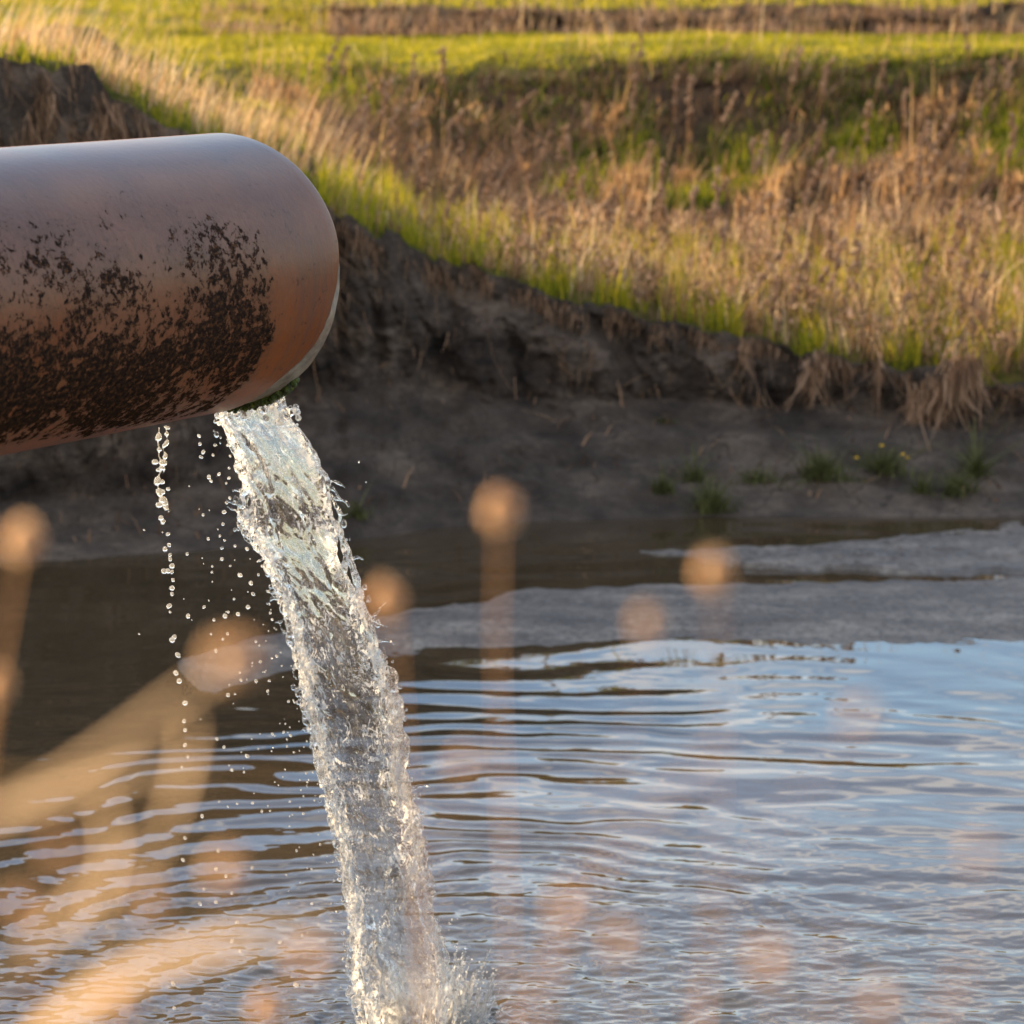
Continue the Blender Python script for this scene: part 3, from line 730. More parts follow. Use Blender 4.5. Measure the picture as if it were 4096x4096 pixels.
# moss fringe under the mouth
parts = []
for i in range(420):
    a = R(random.gauss(156, 9)); 
    if not (R(139) < a < R(178)): continue
    x = random.uniform(-.022, .004); rr = Ro + random.uniform(-.006, .004)
    s = random.uniform(.002, .0055)
    parts.append(sphere((x, -rr * math.sin(a), rr * math.cos(a) - random.uniform(0, .006)), s, 7, 5, (1.2, 1.1, random.uniform(.7, 1.6))))
v, q, t_ = join(parts)
v = v + (.0025 * stack(vnoise(v * 190, 1), vnoise(v * 190, 2), vnoise(v * 190, 3)))
mesh_obj('moss', v, [q, t_], mat_moss(), pipe)

# ------------------------------------------------------------------ falling water
M_JET, M_DROP = mat_jet(), mat_drop()
rowsY = np.array([404, 419, 445, 482, 530, 556, 610, 662, 716, 768, 821, 874, 927, 980, 1024, 1055.])
left = np.array([209, 208, 223, 238, 240, 262, 284, 296, 307, 320, 331, 344, 350, 348, 362, 368.])
right = np.array([293, 298, 318, 334, 346, 355, 371, 388, 403, 407, 420, 427, 438, 453, 460, 466.])
YJ0 = float(PC.y) + .0
YF = np.arange(380., 1090.)
def gsm(a, sg):
    k = np.arange(-80, 81); w = np.exp(-(k / sg) ** 2 / 2); w /= w.sum()
    return np.convolve(np.pad(a, 80, mode='reflect', reflect_type='odd'), w, 'valid')
lf_ = gsm(np.interp(YF, rowsY, left), 9); rt_ = gsm(np.interp(YF, rowsY, right), 9)
UCF = gsm((lf_ + rt_) / 2, 34)
def jet_depth(uc): return YJ0 + .02 + (uc - 252) * .0032
def jet_point(y, s, off=0.0):
    """s in -1..1 across the jet, y picture row at the jet's own distance; off metres along the flow"""
    a = np.interp(y, YF, lf_); b = np.interp(y, YF, rt_)
    uc = (a + b) / 2; u = uc + s * (b - a) / 2
    Y = jet_depth(np.interp(y, YF, UCF)) - s * .09 * (1 - smooth(404, 900, y) * .5) + off
    z = img_z(y, Y)
    return stack(col_x(u, Y, z), Y, z)
parts = []
nrow, ncir = 620, 120
yy = np.linspace(396, 1062, nrow); aa = np.linspace(0, 2 * np.pi, ncir, endpoint=False)
S, A_ = np.meshgrid(yy, aa, indexing='ij')
base = jet_point(S, np.cos(A_) * .75, 0)
thick = .020 + .014 * smooth(430, 700, S)
tear = smooth(850, 960, S) * smooth(1030, 1000, S) * smooth(-.25, .35, fbm(stack(np.cos(A_) * 2.2, S / 45., 0 * S), 3, .5, 110)) * smooth(.97, .7, np.abs(np.cos(A_)))
off = np.sin(A_) * thick * (1 - .97 * tear)
flow = (S - 400) / 620.0
q = stack(np.cos(A_) * 2.6, np.sin(A_) * 1.2, flow * 7)
big = fbm(q, 3, .55, 101); rdg = fbm(stack(base[..., 0] * 16 - flow * 6, base[..., 1] * 14, base[..., 2] * 8), 3, .45, 102, ridged=True)
fin = fbm(stack(base[..., 0] * 70, base[..., 1] * 70, base[..., 2] * 38), 3, .6, 103)
amp = .6 + .7 * smooth(430, 900, S)
edg = .58 + .42 * smooth(.35, .8, np.abs(np.cos(A_)))
rad = big * .010 * amp + rdg * .015 * amp * edg + fin * .0008 * edg
nrm = stack(np.cos(A_) * .9, np.sin(A_), 0 * A_)
rad = rad * (1 - .9 * tear)
V = base + stack(0 * off, off, 0 * off) + nrm * rad[..., None]
V[..., 0] += .008 * amp * vnoise(stack(flow * 16, 0 * flow, 0 * flow), 104)
P_end = [V[0].mean(0), V[-1].mean(0)]
k = np.arange(ncir); k2 = (k + 1) % ncir
Tr = np.vstack([np.stack([k, k2, np.full(ncir, nrow * ncir)], -1), np.stack([(nrow - 1) * ncir + k2, (nrow - 1) * ncir + k, np.full(ncir, nrow * ncir + 1)], -1)])
parts.append((np.vstack([V.reshape(-1, 3), *P_end]), grid_faces(nrow, ncir, True), Tr))
# ropes of water twisting down the sheet, thick on both edges
rj = random.Random(11)
for i in range(56):
    e = rj.random()
    s0 = (-.87 if e < .38 else (.86 if e < .62 else rj.uniform(-.85, .85))) + rj.gauss(0, .05)
    y0 = rj.uniform(404, 900); y1 = min(1060, y0 + rj.uniform(120, 420))
    ys_ = np.arange(y0, y1, 2.2); n = len(ys_); sd = rj.randrange(999)
    s = s0 + .16 * vnoise(stack(ys_ / 34., 0 * ys_, 0 * ys_), sd) + .05 * vnoise(stack(ys_ / 9., 0 * ys_, 0 * ys_), sd + 1)
    o_ = rj.choice((-1, -1, 1)) * (.022 + .012 * rj.random()) + .012 * vnoise(stack(ys_ / 25., 0 * ys_, 0 * ys_), sd + 2)
    r_ = rj.uniform(.0035, .0075) * (1 + .55 * vnoise(stack(ys_ / 7., 0 * ys_, 0 * ys_), sd + 3)) * np.clip(np.minimum(np.arange(n), np.arange(n)[::-1]) / 12., .15, 1)
    parts.append(tube(jet_point(ys_, s, o_), r_, 8))
# lumps and short fingers breaking off the edges
for i in range(70):
    y = rj.uniform(396, 425); c = jet_point(np.array(float(y)), rj.uniform(-.98, 1.02), rj.uniform(-.035, .02))
    parts.append(sphere(c, rj.uniform(.003, .0085), 8, 6))
for i in range(340):
    y = rj.triangular(420, 1060, 900); sgn = -1 if rj.random() < .68 else 1
    s = sgn * (.92 + abs(rj.gauss(0, .08))) if rj.random() < .9 else rj.uniform(-.9, .9)
    o_ = rj.uniform(-.03, .01); c = jet_point(np.array(float(y)), s, o_ if abs(s) > .9 else -.036)
    parts.append(sphere(c, rj.uniform(.0022, .0062), 8, 6, (1, 1, rj.uniform(.9, 1.8))))
for i in range(46):
    y = rj.uniform(450, 1060); sgn = -1 if rj.random() < .7 else 1
    n = 14; L_ = rj.uniform(.02, .055); a0 = rj.uniform(-.7, .9)
    c0 = jet_point(np.array(float(y)), sgn * .93, -.01); pts = []; p_ = np.array(c0); a = a0
    for j in range(n):
        pts.append(p_.copy()); a += rj.gauss(0, .28); p_ = p_ + L_ / n * np.array([sgn * math.cos(a), rj.gauss(0, .3), -math.sin(a) * .9])
    r_ = np.linspace(.0042, .0016, n) * (1 + .5 * np.array([rj.uniform(-1, 1) for _ in range(n)])); r_[-1] = rj.uniform(.002, .004)
    parts.append(tube(np.array(pts), r_, 7))
# crown of splash where it meets the pool
for i in range(170):
    a = rj.uniform(0, 2 * math.pi); r0 = rj.uniform(.02, .11); n = 8; hgt_ = rj.uniform(.02, .17)
    c = np.array([IMP[0] + .02 + r0 * math.cos(a), IMP[1] + r0 * math.sin(a), -.01]); out_ = np.array([math.cos(a), math.sin(a), 0]) * rj.uniform(.02, .09)
    pts = [c + out_ * (j / n) + np.array([0, 0, hgt_ * math.sin(j / n * 2.0)]) for j in range(n)]
    parts.append(tube(np.array(pts), np.linspace(.006, .002, n) * rj.uniform(.7, 1.3), 6))
v, q, t_ = join(parts)
jet = mesh_obj('water_jet', v, [q, t_], M_JET)
tag(jet, 'clear sparkling stream of water pouring from the pipe mouth into the pool', 'water jet')
rm = jet.modifiers.new('remesh', 'REMESH'); rm.mode = 'VOXEL'; rm.voxel_size = .0018; rm.use_smooth_shade = True
dg = bpy.context.evaluated_depsgraph_get(); ev = jet.evaluated_get(dg)
me2 = bpy.data.meshes.new_from_object(ev); jet.modifiers.clear(); jet.data = me2
if not me2.materials: me2.materials.append(M_JET)
nv = len(me2.vertices); co = np.zeros(nv * 3, np.float32); me2.vertices.foreach_get('co', co); co = co.reshape(-1, 3).astype(float)
jd = co[:, 1] * math.cos(PITCH) + (H - co[:, 2]) * math.sin(PITCH); jy = 512 - F * (co[:, 1] * math.sin(PITCH) + (co[:, 2] - H) * math.cos(PITCH)) / jd
ju = 512 + F * co[:, 0] / jd; ja = np.interp(jy, YF, lf_); jb = np.interp(jy, YF, rt_); js = (2 * ju - ja - jb) / (jb - ja)
air_glint = .06 + .74 * np.exp(-((js + .76) / .20) ** 2) + .55 * np.exp(-((js - .72) / .30) ** 2) + .32 * smooth(500, 415, jy) * smooth(-.9, -.2, js) - .6 * smooth(820, 930, jy) * smooth(1000, 960, jy) * smooth(.9, .5, np.abs(js))  # froth and painted sparkle, strongest along both edges of the stream
air_glint = air_glint + .75 * fbm(stack(co[:, 0] * 22, co[:, 1] * 22, co[:, 2] * 15), 3, .6, 120) + .55 * smooth(985, 1030, jy)
aat = me2.attributes.new('air_glint', 'FLOAT', 'POINT'); aat.data.foreach_set('value', np.clip(air_glint, 0, 1).astype(np.float32))

# thin trickle dripping from under the pipe: beads strung on a thread, then loose drops
TY = float(PC.y) - .16
def P(u, y, Y=TY): return at(u, y, Y)
parts = []
def thread(pts, r0, r1, seed, n=70):
    pts = np.array(pts, float); s = np.linspace(0, len(pts) - 1, n); k = np.arange(len(pts))
    u = np.interp(s, k, pts[:, 0]) + 2.2 * vnoise(stack(s * 2.5, 0 * s, 0 * s), seed); y = np.interp(s, k, pts[:, 1])
    c = np.array([at(a, b, TY) for a, b in zip(u, y)])
    r = r0 + (r1 - r0) * np.clip(vnoise(stack(s * 4.7, 0 * s, 0 * s), seed + 1) + .3, 0, 1)
    return tube(c, r, 8)
parts.append(thread([(159, 427), (160, 445), (161, 462), (158, 480), (161, 497), (165, 510)], .0012, .0062, 201))
parts.append(thread([(166, 426), (165, 445), (165, 462), (162, 474)], .0006, .0045, 203, 40))
for (u, y, r) in [(155, 462, .006), (163, 463, .007), (162, 482, .005), (162, 492, .006), (168, 489, .004), (163, 500, .0075), (159, 505, .006), (165, 507, .004), (158, 470, .004), (168, 428, .004)]:
    parts.append(sphere(P(u, y), r, 10, 8, (1.1, 1, .9)))
v, q, t_ = join(parts)
tr = mesh_obj('water_trickle', v, [q, t_], M_DROP)
tag(tr, 'thin beaded trickle of water dripping under the pipe, left of the main stream', 'water trickle')
rm = tr.modifiers.new('remesh', 'REMESH'); rm.mode = 'VOXEL'; rm.voxel_size = .0011; rm.use_smooth_shade = True

# loose drops: each its own object
def drop_mesh(seed):
    v, q, t_ = sphere((0, 0, 0), 1.0, 20, 14, (1, 1, 1.12))
    v = v * (1 + .16 * vnoise(v * 1.3, seed))[:, None]
    o = mesh_obj('water_drop', v, [q, t_], M_DROP); me = o.data
    bpy.data.objects.remove(o); return me
DM = [drop_mesh(300 + i) for i in range(5)]
TRAIL = [(161, 518, 2.6), (163, 522, 2.2), (168, 534, 1.7), (169, 545, 1.9), (165, 549, 2.4), (170, 555, 1.6), (170, 559, 1.8), (172, 566, 2.6), (164, 571, 2.6), (168, 571, 2.6), (172, 572, 1.7),
 (173, 580, 1.7), (172, 588, 2.5), (172, 594, 1.7), (169, 606, 2.3), (170, 612, 1.2), (188, 616, 2.2), (172, 640, 2.6), (174, 637, 2.2), (178, 655, 2.5), (176, 673, 2.4), (179, 681, 2.6), (185, 703, 2.4), (184, 721, 1.9),
 (185, 730, 1.9), (185, 745, 1.7), (188, 757, 1.4), (182, 767, 1.3)]
FIELD = [(209, 477, 2.0), (214, 431, 1.2), (199, 436, 1.7), (200, 444, 1.7), (203, 452, 1.8), (201, 457, 1.6), (215, 445, 1.5), (228, 445, 1.6), (230, 456, 1.1), (229, 468, 1.3), (229, 478, 1.6), (219, 474, 1.5), (211, 481, 1.6),
 (224, 512, 2.1), (223, 524, 1.6), (203, 515, 1.5), (222, 548, 1.5), (222, 559, 1.8), (235, 546, 1.5), (247, 549, 1.9), (240, 575, 2.2), (251, 583, 2.0), (253, 594, 1.7), (234, 599, 1.3), (238, 614, 2.0), (248, 607, 2.2), (225, 616, 2.3), (228, 612, 1.4),
 (214, 620, 1.5), (204, 607, 1.4), (216, 651, 1.7), (211, 634, 1.2), (223, 639, 1.4), (256, 681, 1.8), (241, 680, 1.5), (228, 695, 2.0), (217, 739, 1.5), (224, 747, 1.6), (232, 770, 1.6), (244, 772, 1.3), (247, 756, 1.9), (202, 816, 1.7),
 (218, 851, 1.6), (216, 869, 1.9), (226, 876, 1.7), (252, 868, 1.6), (185, 838, 1.6), (183, 860, 1.7), (204, 889, 1.4), (200, 904, 1.7), (216, 902, 1.7), (232, 893, 1.5), (237, 922, 1.6), (232, 941, 1.9), (240, 951, 1.5), (280, 942, 1.6), (173, 984, 2.0), (174, 1008, 1.8),
 (296, 985, 2.6), (359, 462, 1.0), (366, 482, .9), (139, 634, 1.0), (144, 530, .9), (280, 556, 1.6), (297, 588, 1.7), (279, 602, 2.0), (262, 566, 1.3)]
rd = random.Random(5)
nd_ = 0
for (u, y, r) in TRAIL:
    c = P(u, y); o = bpy.data.objects.new('water_drop', DM[nd_ % 5]); COL.objects.link(o); nd_ += 1
    o.location = c; r_ = r * .00190; o.scale = (r_, r_, r_ * rd.uniform(.95, 1.25)); o.rotation_euler = (rd.random(), rd.random(), rd.random() * 6)
    tag(o, 'round drop falling in the vertical trail below the trickle, left of the stream', 'water drop', 'drops falling in a vertical trail under the pipe')
allf = [(u, y, r, TY + rd.uniform(-.1, .35)) for u, y, r in FIELD]
while len(allf) < 225:
    y = rd.triangular(430, 1020, 760)
    lf = float(np.interp(y, rowsY, left))
    u = lf - abs(rd.gauss(0, 1)) * 42 - 4
    if u < 120: continue
    allf.append((u, y, rd.choice((.6, .7, .8, .9, 1.1, 1.4)), float(jet_depth(lf)) + rd.uniform(-.1, .1)))
for (u, y, r, Yd) in allf:
    c = at(u, y, Yd)
    if c[2] < .01: continue
    o = bpy.data.objects.new('water_drop', DM[rd.randrange(5)]); COL.objects.link(o)
    o.location = c; r_ = r * .00190; o.scale = (r_, r_, r_ * rd.uniform(.95, 1.3)); o.rotation_euler = (rd.random(), rd.random(), rd.random() * 6)
    lab = 'small drop left of the stream, ' + ('just under the pipe against the mud bank' if y < 540 else ('against the dark calm water' if y < 660 else ('in front of the first pale ripples' if y < 800 else 'low over the choppy pool')))
    if u > 345 and y < 600: lab = 'lone tiny drop flying to the right of the stream against the mud'
    tag(o, lab, 'water drop', 'drops scattered beside the stream')
for k in range(60):
    a = rd.random(); u = 448 + 44 * a + rd.gauss(0, 5); y = 1016 - 46 * a ** .8 + rd.gauss(0, 7) if k % 5 else rd.uniform(905, 960)
    if k % 5 == 0: u = rd.uniform(448, 460)
    c = at(u, min(y, 1022), 7.55)
    o = bpy.data.objects.new('water_drop', DM[rd.randrange(5)]); COL.objects.link(o)
    r_ = rd.choice((.5, .6, .8, 1.1)) * .0019; o.location = c; o.scale = (r_, r_, r_ * 1.1)
    tag(o, 'tiny splash drop flying up right of the foot of the stream', 'water drop', 'splash drops right of the foot of the stream')

# ------------------------------------------------------------------ plants on the mud
def tuft(name, u, t, n, h, spread, label, mat, cat, lean=.5, group=None, width=.005, tint=.45, flower=False):
    c = surf(np.array([float(u)]), np.array([float(t)]))[0]
    root = empty(name, c); tag(root, label, cat, group)
    a = RNG.uniform(0, 6.28, n); r = np.abs(RNG.normal(size=n)) * spread * .6 * (1 + .5 * np.sin(a * 3 + u))
    b_ = np.stack([np.cos(a) * r, np.sin(a) * r * .7, np.full(n, -.008)], -1)
    v, q, tn = blades(b_, h * np.exp(.45 * N(n)) * (1.1 - .5 * r / spread), width * 1.3, lean * 1.3, np.clip(tint + .2 * N(n), 0, 1))
    mesh_obj('leaves', v, q, mat, root, attrs={'tint': tn}, shade=False)
    return root
def mud_t(y, u):
    ts = np.linspace(1.0, 3.2, 200); p = surf(np.full(200, float(u)), ts)
    yy_ = 512 + F * np.tan(np.arctan2(H - p[:, 2], p[:, 1]) - PITCH)
    return float(ts[np.argmin(np.abs(yy_ - y))])
MUD = [(663, 492, 140, .06, .05, 'upright green sprig on the mud, leftmost of the plants right of the stream', M_OLIVE, 'green plant'),
 (695, 480, 160, .06, .06, 'green tuft on the mud with a brown dead base, second from the left', M_OLIVE, 'green plant'),
 (712, 510, 260, .08, .10, 'dark sprawling weed at the water edge of the mud', M_OLIVE, 'green plant'),
 (758, 480, 260, .035, .14, 'low flat olive brown cushion plant on the mud', M_OLIVE, 'green plant'),
 (820, 478, 420, .075, .12, 'round bushy grey green tussock on the mud', M_OLIVE, 'green plant'),
 (922, 492, 120, .055, .05, 'small olive sprig low on the mud below the flowering plant', M_OLIVE, 'green plant'),
 (955, 492, 240, .07, .10, 'leafy green plant on the mud right of the flowers', M_OLIVE, 'green plant'),
 (976, 475, 200, .10, .05, 'tallest yellow green tuft at the right end of the mud', M_OLIVE, 'green plant'),
 (357, 517, 120, .045, .05, 'small green tuft at the water edge beside the stream', M_OLIVE, 'green plant'),
 (662, 421, 70, .02, .05, 'tiny dark green patch high on the mud slope', M_OLIVE, 'green plant')]
for (u, y, n, h, s, lab, mt, cat) in MUD:
    tuft('mud_plant', u, mud_t(y, u), n, h, s, lab, mt, cat, tint=.3, lean=.7, group='green plants growing on the mud')
fl = tuft('flowering_plant', 884, mud_t(472, 884), 300, .075, .12, 'green plant with small yellow flowers growing on the mud', M_OLIVE, 'flowering plant', tint=.3, lean=.8)
m_y, nt_y, b_y = new_mat('yellow_petal'); b_y.inputs['Base Color'].default_value = (.85, .5, .01, 1)
for (dx, dy, dz) in [(-.11, -.02, .06), (-.01, 0, .105), (.07, -.03, .075), (.09, -.02, .06)]:
    v, q, t_ = join([sphere((dx, dy, dz), .007, 8, 5, (1, 1, .35)), sphere((dx, dy, dz + .002), .0035, 6, 5)] + [sphere((dx + .006 * math.cos(a), dy + .006 * math.sin(a), dz), .004, 6, 4, (1, 1, .4)) for a in np.linspace(0, 6.28, 6)[:-1]])
    st_ = tube(np.array([(dx * .3, dy, 0), (dx * .8, dy, dz * .6), (dx, dy, dz)]), .0016, 5)
    mesh_obj('stem', *[st_[0], [st_[1], st_[2]], M_OLIVE], fl, attrs={'tint': np.full(len(st_[0]), .3)})
    mesh_obj('flower', v, [q, t_], m_y, fl)

# clump of turf with dangling roots that has slumped over the edge at the right
def root_clump(name, u, t, n, h, spread, label):
    c = surf(np.array([float(u)]), np.array([float(t)]))[0]
    root = empty(name, c); tag(root, label, 'root clump')
    a = RNG.uniform(0, 6.28, n); r = np.sqrt(RNG.uniform(0, 1, n)) * spread
    b_ = np.stack([np.cos(a) * r, np.sin(a) * r * .5 - .06, .0 + spread * .5 * np.cos(a) + .035 * N(n)], -1)
    v, q, tn = blades(b_, h * .55 * np.exp(.6 * N(n)), .0055 * np.exp(.4 * N(n)), .55, np.clip(.62 + .25 * N(n), 0, 1), levels=6, down=True, leanvec=(-.05, -.25, 0))
    mesh_obj('roots', v, q, M_BROWN, root, attrs={'tint': tn}, shade=False)
    v, q, t_ = sphere((0, -.03, .0), spread * .8, 24, 16, (1, .5, .5)); v = v + (.02 * stack(vnoise(v * 30, 7), vnoise(v * 30, 8), vnoise(v * 30, 9)))
    mesh_obj('turf_lump', v, [q, t_], M_SOIL, root, attrs={'wet': np.zeros(len(v))})
    return root
root_clump('root_clump', 940, 5.0, 1100, .17, .15, 'big tangle of sunlit brown roots hanging from the bank edge at the right')
root_clump('root_clump', 812, 4.5, 240, .09, .06, 'small grey brown knot of roots halfway down the bank face')
root_clump('root_clump', 876, 4.9, 70, .14, .018, 'narrow reddish strand of roots dangling left of the big tangle')
root_clump('root_clump', 742, 4.9, 60, .09, .018, 'short pale strand of dead stalk dangling from the bank edge')

# dry seed stalks one can tell apart, on the bench and bank
def weed_parts(seed, h):
    rw = random.Random(seed); pts = []; p_ = np.zeros(3); lx = rw.uniform(-.1, .4)
    for j in range(9): pts.append(p_.copy()); p_ = p_ + np.array([lx * h / 8 * (j / 8 + .3) + rw.gauss(0, .002), rw.gauss(0, .002), h / 8])
    pts = np.array(pts); st = tube(pts, np.linspace(.0036, .0016, 9), 6); sp_ = []
    for j in range(26):
        s = rw.uniform(.42, 1); c = pts[0] * 0 + np.array([np.interp(s * 8, range(9), pts[:, k]) for k in range(3)])
        sp_.append(sphere(c + np.array([rw.gauss(0, .006), rw.gauss(0, .006), 0]), rw.uniform(.004, .0095), 6, 5, (1, 1, rw.uniform(1, 2.2))))
    return st, join(sp_)
protos = []
for i in range(6):
    st, hd = weed_parts(40 + i, .30)
    r0 = empty('dry_weed', (0, 0, 0)); tn = .55
    mesh_obj('stem', st[0], [st[1], st[2]], M_DRY, r0, attrs={'tint': np.full(len(st[0]), .55)})
    v = hd[0]; mesh_obj('seed_head', v, [hd[1], hd[2]], M_BROWN, r0, attrs={'tint': np.clip(.72 + .3 * vnoise(v * 120, 5), 0, 1)})
    protos.append(r0)
rw = random.Random(3); used = set()
GR = {'bench': ('dry brown seed stalk standing among tan grass on the bench above the bank', 'dry seed stalks on the bench'),
      'hollow': ('dry reddish stalk standing in the shaded hollow below the meadow edge', 'dry stalks in the hollow below the meadow')}
spots = [('bench', rw.uniform(340, 1060), rw.uniform(5.3, 7.8)) for _ in range(85)] + [('hollow', rw.uniform(320, 1060), rw.uniform(8.0, 9.9)) for _ in range(75)]
spots += [('bench', u, t) for u, t in [(483, 6.6), (497, 6.6), (533, 6.7), (424, 6.4), (440, 6.6), (625, 6.9), (690, 6.8), (740, 7.0), (900, 7.3), (915, 7.2)]]
for i, (g, u, t) in enumerate(spots):
    c = surf(np.array([u]), np.array([t]))[0]; k = i % 6; src = protos[k]
    if k not in used: o = src; used.add(k)
    else:
        o = src.copy(); COL.objects.link(o)
        for ch in src.children:
            cc = ch.copy(); cc.parent = o; COL.objects.link(cc)
    o.location = c - np.array([0, 0, .01]); s = rw.uniform(.45, 1.0) * (1.25 if g == 'bench' else 1.3)
    o.scale = (s, s, s); o.rotation_euler = (rw.gauss(0, .12), rw.gauss(.12, .18), rw.uniform(-.7, .7))
    part_ = 'just right of the pipe' if u < 480 else ('near mid frame' if u < 640 else ('right of centre' if u < 850 else 'near the right edge'))
    tag(o, GR[g][0].replace(' above the bank', '').replace(' below the meadow edge', '').replace(' standing', '') + ', ' + part_, 'dry stalk', GR[g][1])

# ------------------------------------------------------------------ out-of-focus stems close to the camera
M_FG = mat_blade('straw', [(0, (.62, .40, .22)), (.5, (.84, .58, .34)), (1, (.96, .78, .52))], .6, .7)
def near_z(x, y): return float(nz(np.array([x]), np.array([y]))[0])
def fg(name, part, pts, Y, w, label, head=None, cat='dry reed', flat_=None):
    """pts: picture positions from tip to the point where it leaves the frame; then it bends down to the near bank"""
    p3 = [at(u, y, Y + .02 * i) for i, (u, y) in enumerate(pts)]
    last = p3[-1]; zg = near_z(last[0], last[1])
    dirv = p3[-1] - p3[-2]; 
    k1 = last + dirv / np.linalg.norm(dirv) * .25 + np.array([0, 0, -.08])
    end = np.array([last[0] + dirv[0] * .3, last[1] + .1, zg - .02])
    ctrl = np.array(p3 + [k1, (k1 + end) / 2, end]); m = len(ctrl); s = np.linspace(0, m - 1, 60)
    # smooth the control polygon
    c = np.stack([np.interp(s, range(m), ctrl[:, k]) for k in range(3)], -1)
    for _ in range(10): c[1:-1] = (c[:-2] + 2 * c[1:-1] + c[2:]) / 4
    root = empty(name, end); tag(root, label, cat, 'blurred dry stems close to the camera')
    c = c - end
    if flat_:
        r = w * (.25 + .75 * smooth(0, 12, np.arange(60))) * (1 - (.35 if flat_ == 'long' else .85) * smooth(10, 30 if flat_ != 'long' else 55, np.arange(60))); 
        T_ = np.gradient(c, axis=0); T_ /= np.linalg.norm(T_, axis=1)[:, None]
        sd = np.cross(T_, np.array([-.55, .85, .12])); sd /= np.linalg.norm(sd, axis=1)[:, None]; nn = np.cross(sd, T_)
        v = np.stack([c - sd * r[:, None] + nn * r[:, None] * .3, c, c + sd * r[:, None] + nn * r[:, None] * .3], 1).reshape(-1, 3)   # a thin leaf folded along its midrib
        q = grid_faces(60, 3); t_ = np.zeros((0, 3), int)
    else: v, q, t_ = tube(c, np.linspace(w * .14, w * .26, 60), 7)
    mesh_obj(part, v, [q, t_], M_FG, root, attrs={'tint': np.full(len(v), .55)})
    if head:
        hw, hl = head; d = c[0] - c[5]; d /= np.linalg.norm(d); pp = []
        rh = random.Random(int(pts[0][0]))
        for i in range(110):
            s_ = rh.random(); rr = hw * math.sin(math.pi * (.12 + .84 * s_)) 
            a = rh.random() * 6.28
            a2 = rh.random() * 6.28; e1 = np.array([math.cos(a2), math.sin(a2), rh.uniform(-.4, .4)]) * hw * rh.uniform(.3, .5); e2 = np.array([rh.uniform(-.4, .4), rh.uniform(-.4, .4), 1.0]) * hw * rh.uniform(.5, .9)
            pc = c[0] + d * hl * (s_ - .5) + np.array([math.cos(a) * rr * .7, math.sin(a) * rr * .7, 0])
            pp.append((np.array([pc - e2, pc + e1, pc + e2, pc - e1]), np.array([[0, 1, 2, 3]]), np.zeros((0, 3), int)))   # one papery husk
        hv = join(pp); mesh_obj('seed_head', hv[0], [hv[1], hv[2]], M_FG, root, attrs={'tint': np.clip(.6 + .3 * vnoise(hv[0] * 200, 3), 0, 1)})
    return root
S_ = .0012
fg('dry_reed', 'stem', [(22, 540), (14, 580), (3, 650), (-20, 760)], 1.45, .0028, 'seed head at the left edge just below the pipe', (.0062, .014))
fg('dry_reed', 'stem', [(-4, 686), (-14, 760)], 1.4, .0018, 'small seed head cut by the left edge of the frame', (.0045, .010))
fg('dry_reed', 'stem', [(500, 510), (498, 560), (496, 640), (500, 760), (515, 1060)], 1.45, .0024, 'tallest seed head in the middle against the dark mud', (.0060, .012))
fg('dry_reed', 'stem', [(386, 600), (396, 640), (400, 700), (410, 800), (430, 1060)], 1.45, .0020, 'seed head just right of the falling stream', (.0055, .014))
fg('dry_reed', 'leaf', [(232, 660), (190, 690), (130, 735), (60, 780), (-10, 815), (-80, 850)], 0.95, .0013, 'broad curved leaf sweeping from mid left up to the gravel bar tip', (.0050, .010), 'dry reed', 'long')
fg('dry_reed', 'leaf', [(188, 716), (190, 740), (184, 775), (165, 830), (130, 900), (110, 1060)], 1.0, .0013, 'upright leaf tip standing left of the falling drops', None, 'dry reed', True)
fg('dry_reed', 'leaf', [(212, 780), (150, 765), (80, 790), (0, 815), (-80, 840)], 0.95, .0018, 'lower of the two broad leaves crossing the left edge', None, 'dry reed', 'long')
fg('dry_reed', 'leaf', [(100, 790), (112, 830), (108, 870), (90, 930), (60, 1060)], 1.0, .0011, 'short upright leaf below the broad crossing leaves at left', None, 'dry reed', True)
fg('dry_reed', 'leaf', [(330, 925), (250, 940), (170, 960), (100, 990), (40, 1040), (0, 1080)], 0.95, .0042, 'long leaf arching across the bottom left corner', None, 'dry reed', 'long')
fg('dry_reed', 'leaf', [(150, 845), (105, 880), (50, 930), (-10, 985), (-60, 1030)], 0.95, .0018, 'slanting pale leaf at the left above the arching one', None, 'dry reed', True)
fg('dry_reed', 'stem', [(265, 1008), (268, 1060)], 1.45, .0018, 'small seed head at the bottom edge left of the stream', (.0055, .010))
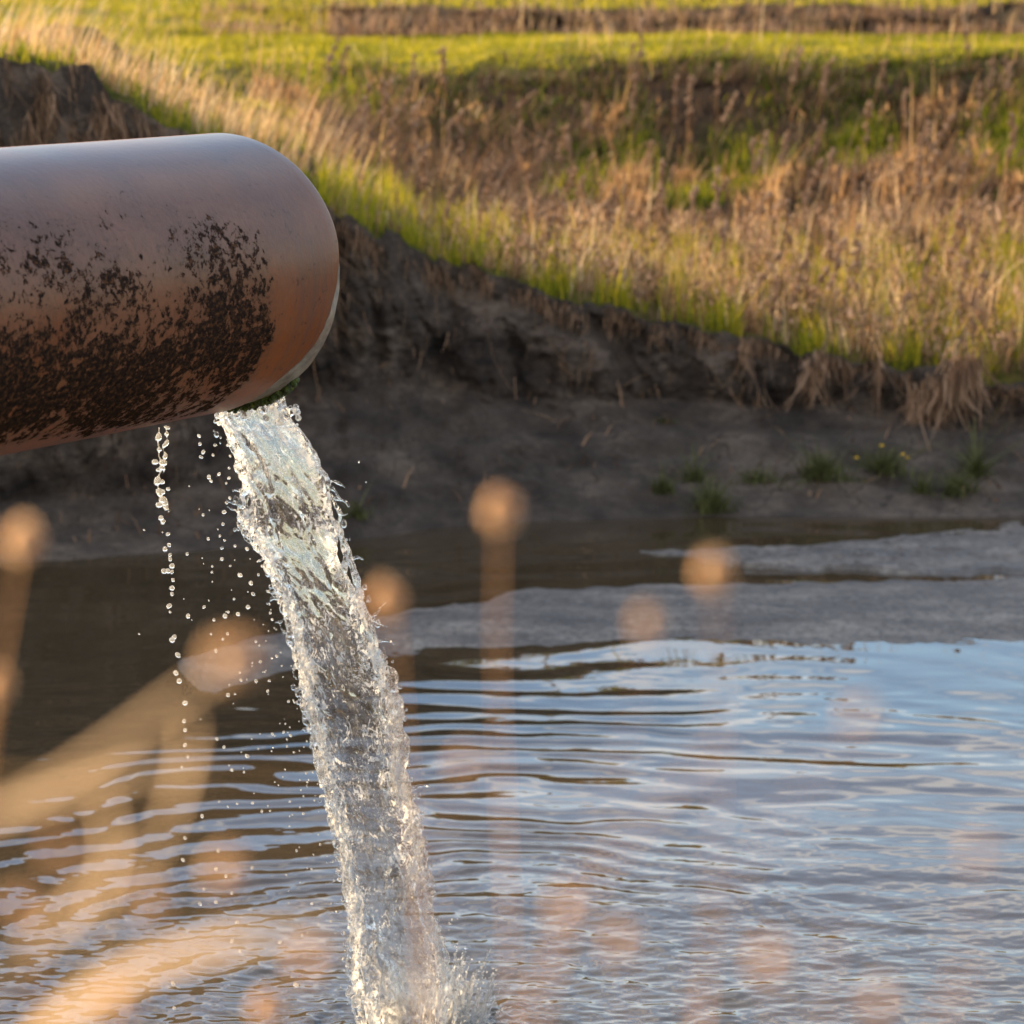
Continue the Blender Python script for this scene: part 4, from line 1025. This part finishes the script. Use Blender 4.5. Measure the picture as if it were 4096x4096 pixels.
fg('dry_reed', 'stem', [(713, 572), (716, 620), (720, 700), (715, 850), (700, 1060)], 1.30, .0013, 'faint seed head on the right in front of the gravel bar', (.0050, .010))
fg('dry_reed', 'stem', [(645, 622), (640, 680), (620, 760), (590, 840), (540, 960), (520, 1060)], 1.20, .0010, 'faint seed head left of the one before the gravel bar', (.0030, .008))
fg('dry_reed', 'stem', [(466, 760), (440, 830), (425, 930), (420, 1060)], 1.15, .0010, 'faint reddish seed head right beside the lower stream', (.0028, .007))
fg('dry_reed', 'stem', [(722, 742), (660, 800), (610, 860), (570, 915), (520, 1060)], 1.10, .0022, 'pale slanting stem crossing the middle of the pool', None)
fg('dry_reed', 'stem', [(860, 715), (800, 790), (740, 870), (700, 960), (690, 1060)], 1.05, .0010, 'faintest slanting stem on the right half of the pool', (.0026, .006))
fg('dry_reed', 'stem', [(705, 985), (700, 1020), (698, 1060)], 1.25, .0028, 'stem tip at the bottom edge right of the middle', None)
fg('dry_reed', 'stem', [(832, 920), (828, 980), (822, 1060)], 1.15, .0020, 'upright faint stem near the bottom right', None)
fg('dry_reed', 'stem', [(965, 965), (945, 1000), (925, 1060)], 1.15, .0028, 'short leaning stem in the bottom right corner', None)
fg('dry_reed', 'stem', [(978, 850), (970, 920), (965, 1060)], 1.05, .0009, 'thin faint stem near the right edge with a small head', (.0024, .006))

for i, (u, y, du, w) in enumerate([(60, 850, -40, .0012), (150, 900, 30, .0010), (225, 870, -20, .0010), (20, 905, 40, .0014), (310, 960, -60, .0012), (118, 1000, 20, .0016), (565, 905, -40, .0012), (620, 940, 20, .0010), (770, 960, 30, .0012), (880, 1000, -30, .0014)]):
    fg('dry_reed', 'stem', [(u, y), (u + du * .4, y + 60), (u + du, y + 160), (u + du * 1.5, y + 260)], 1.0 + .03 * (i % 4), w,
       'faint blurred dry reed tip ' + ('at lower left, ' if u < 400 else 'at lower right, ') + ['just below the broad leaf', 'left of the falling drops', 'close beside the stream foot', 'against the left edge', 'below the last drops', 'at the bottom left', 'nearest the splash', 'between the slanting stem and the splash', 'right of the middle', 'furthest right'][i], (.0028 + .0006 * (i % 3), .009))
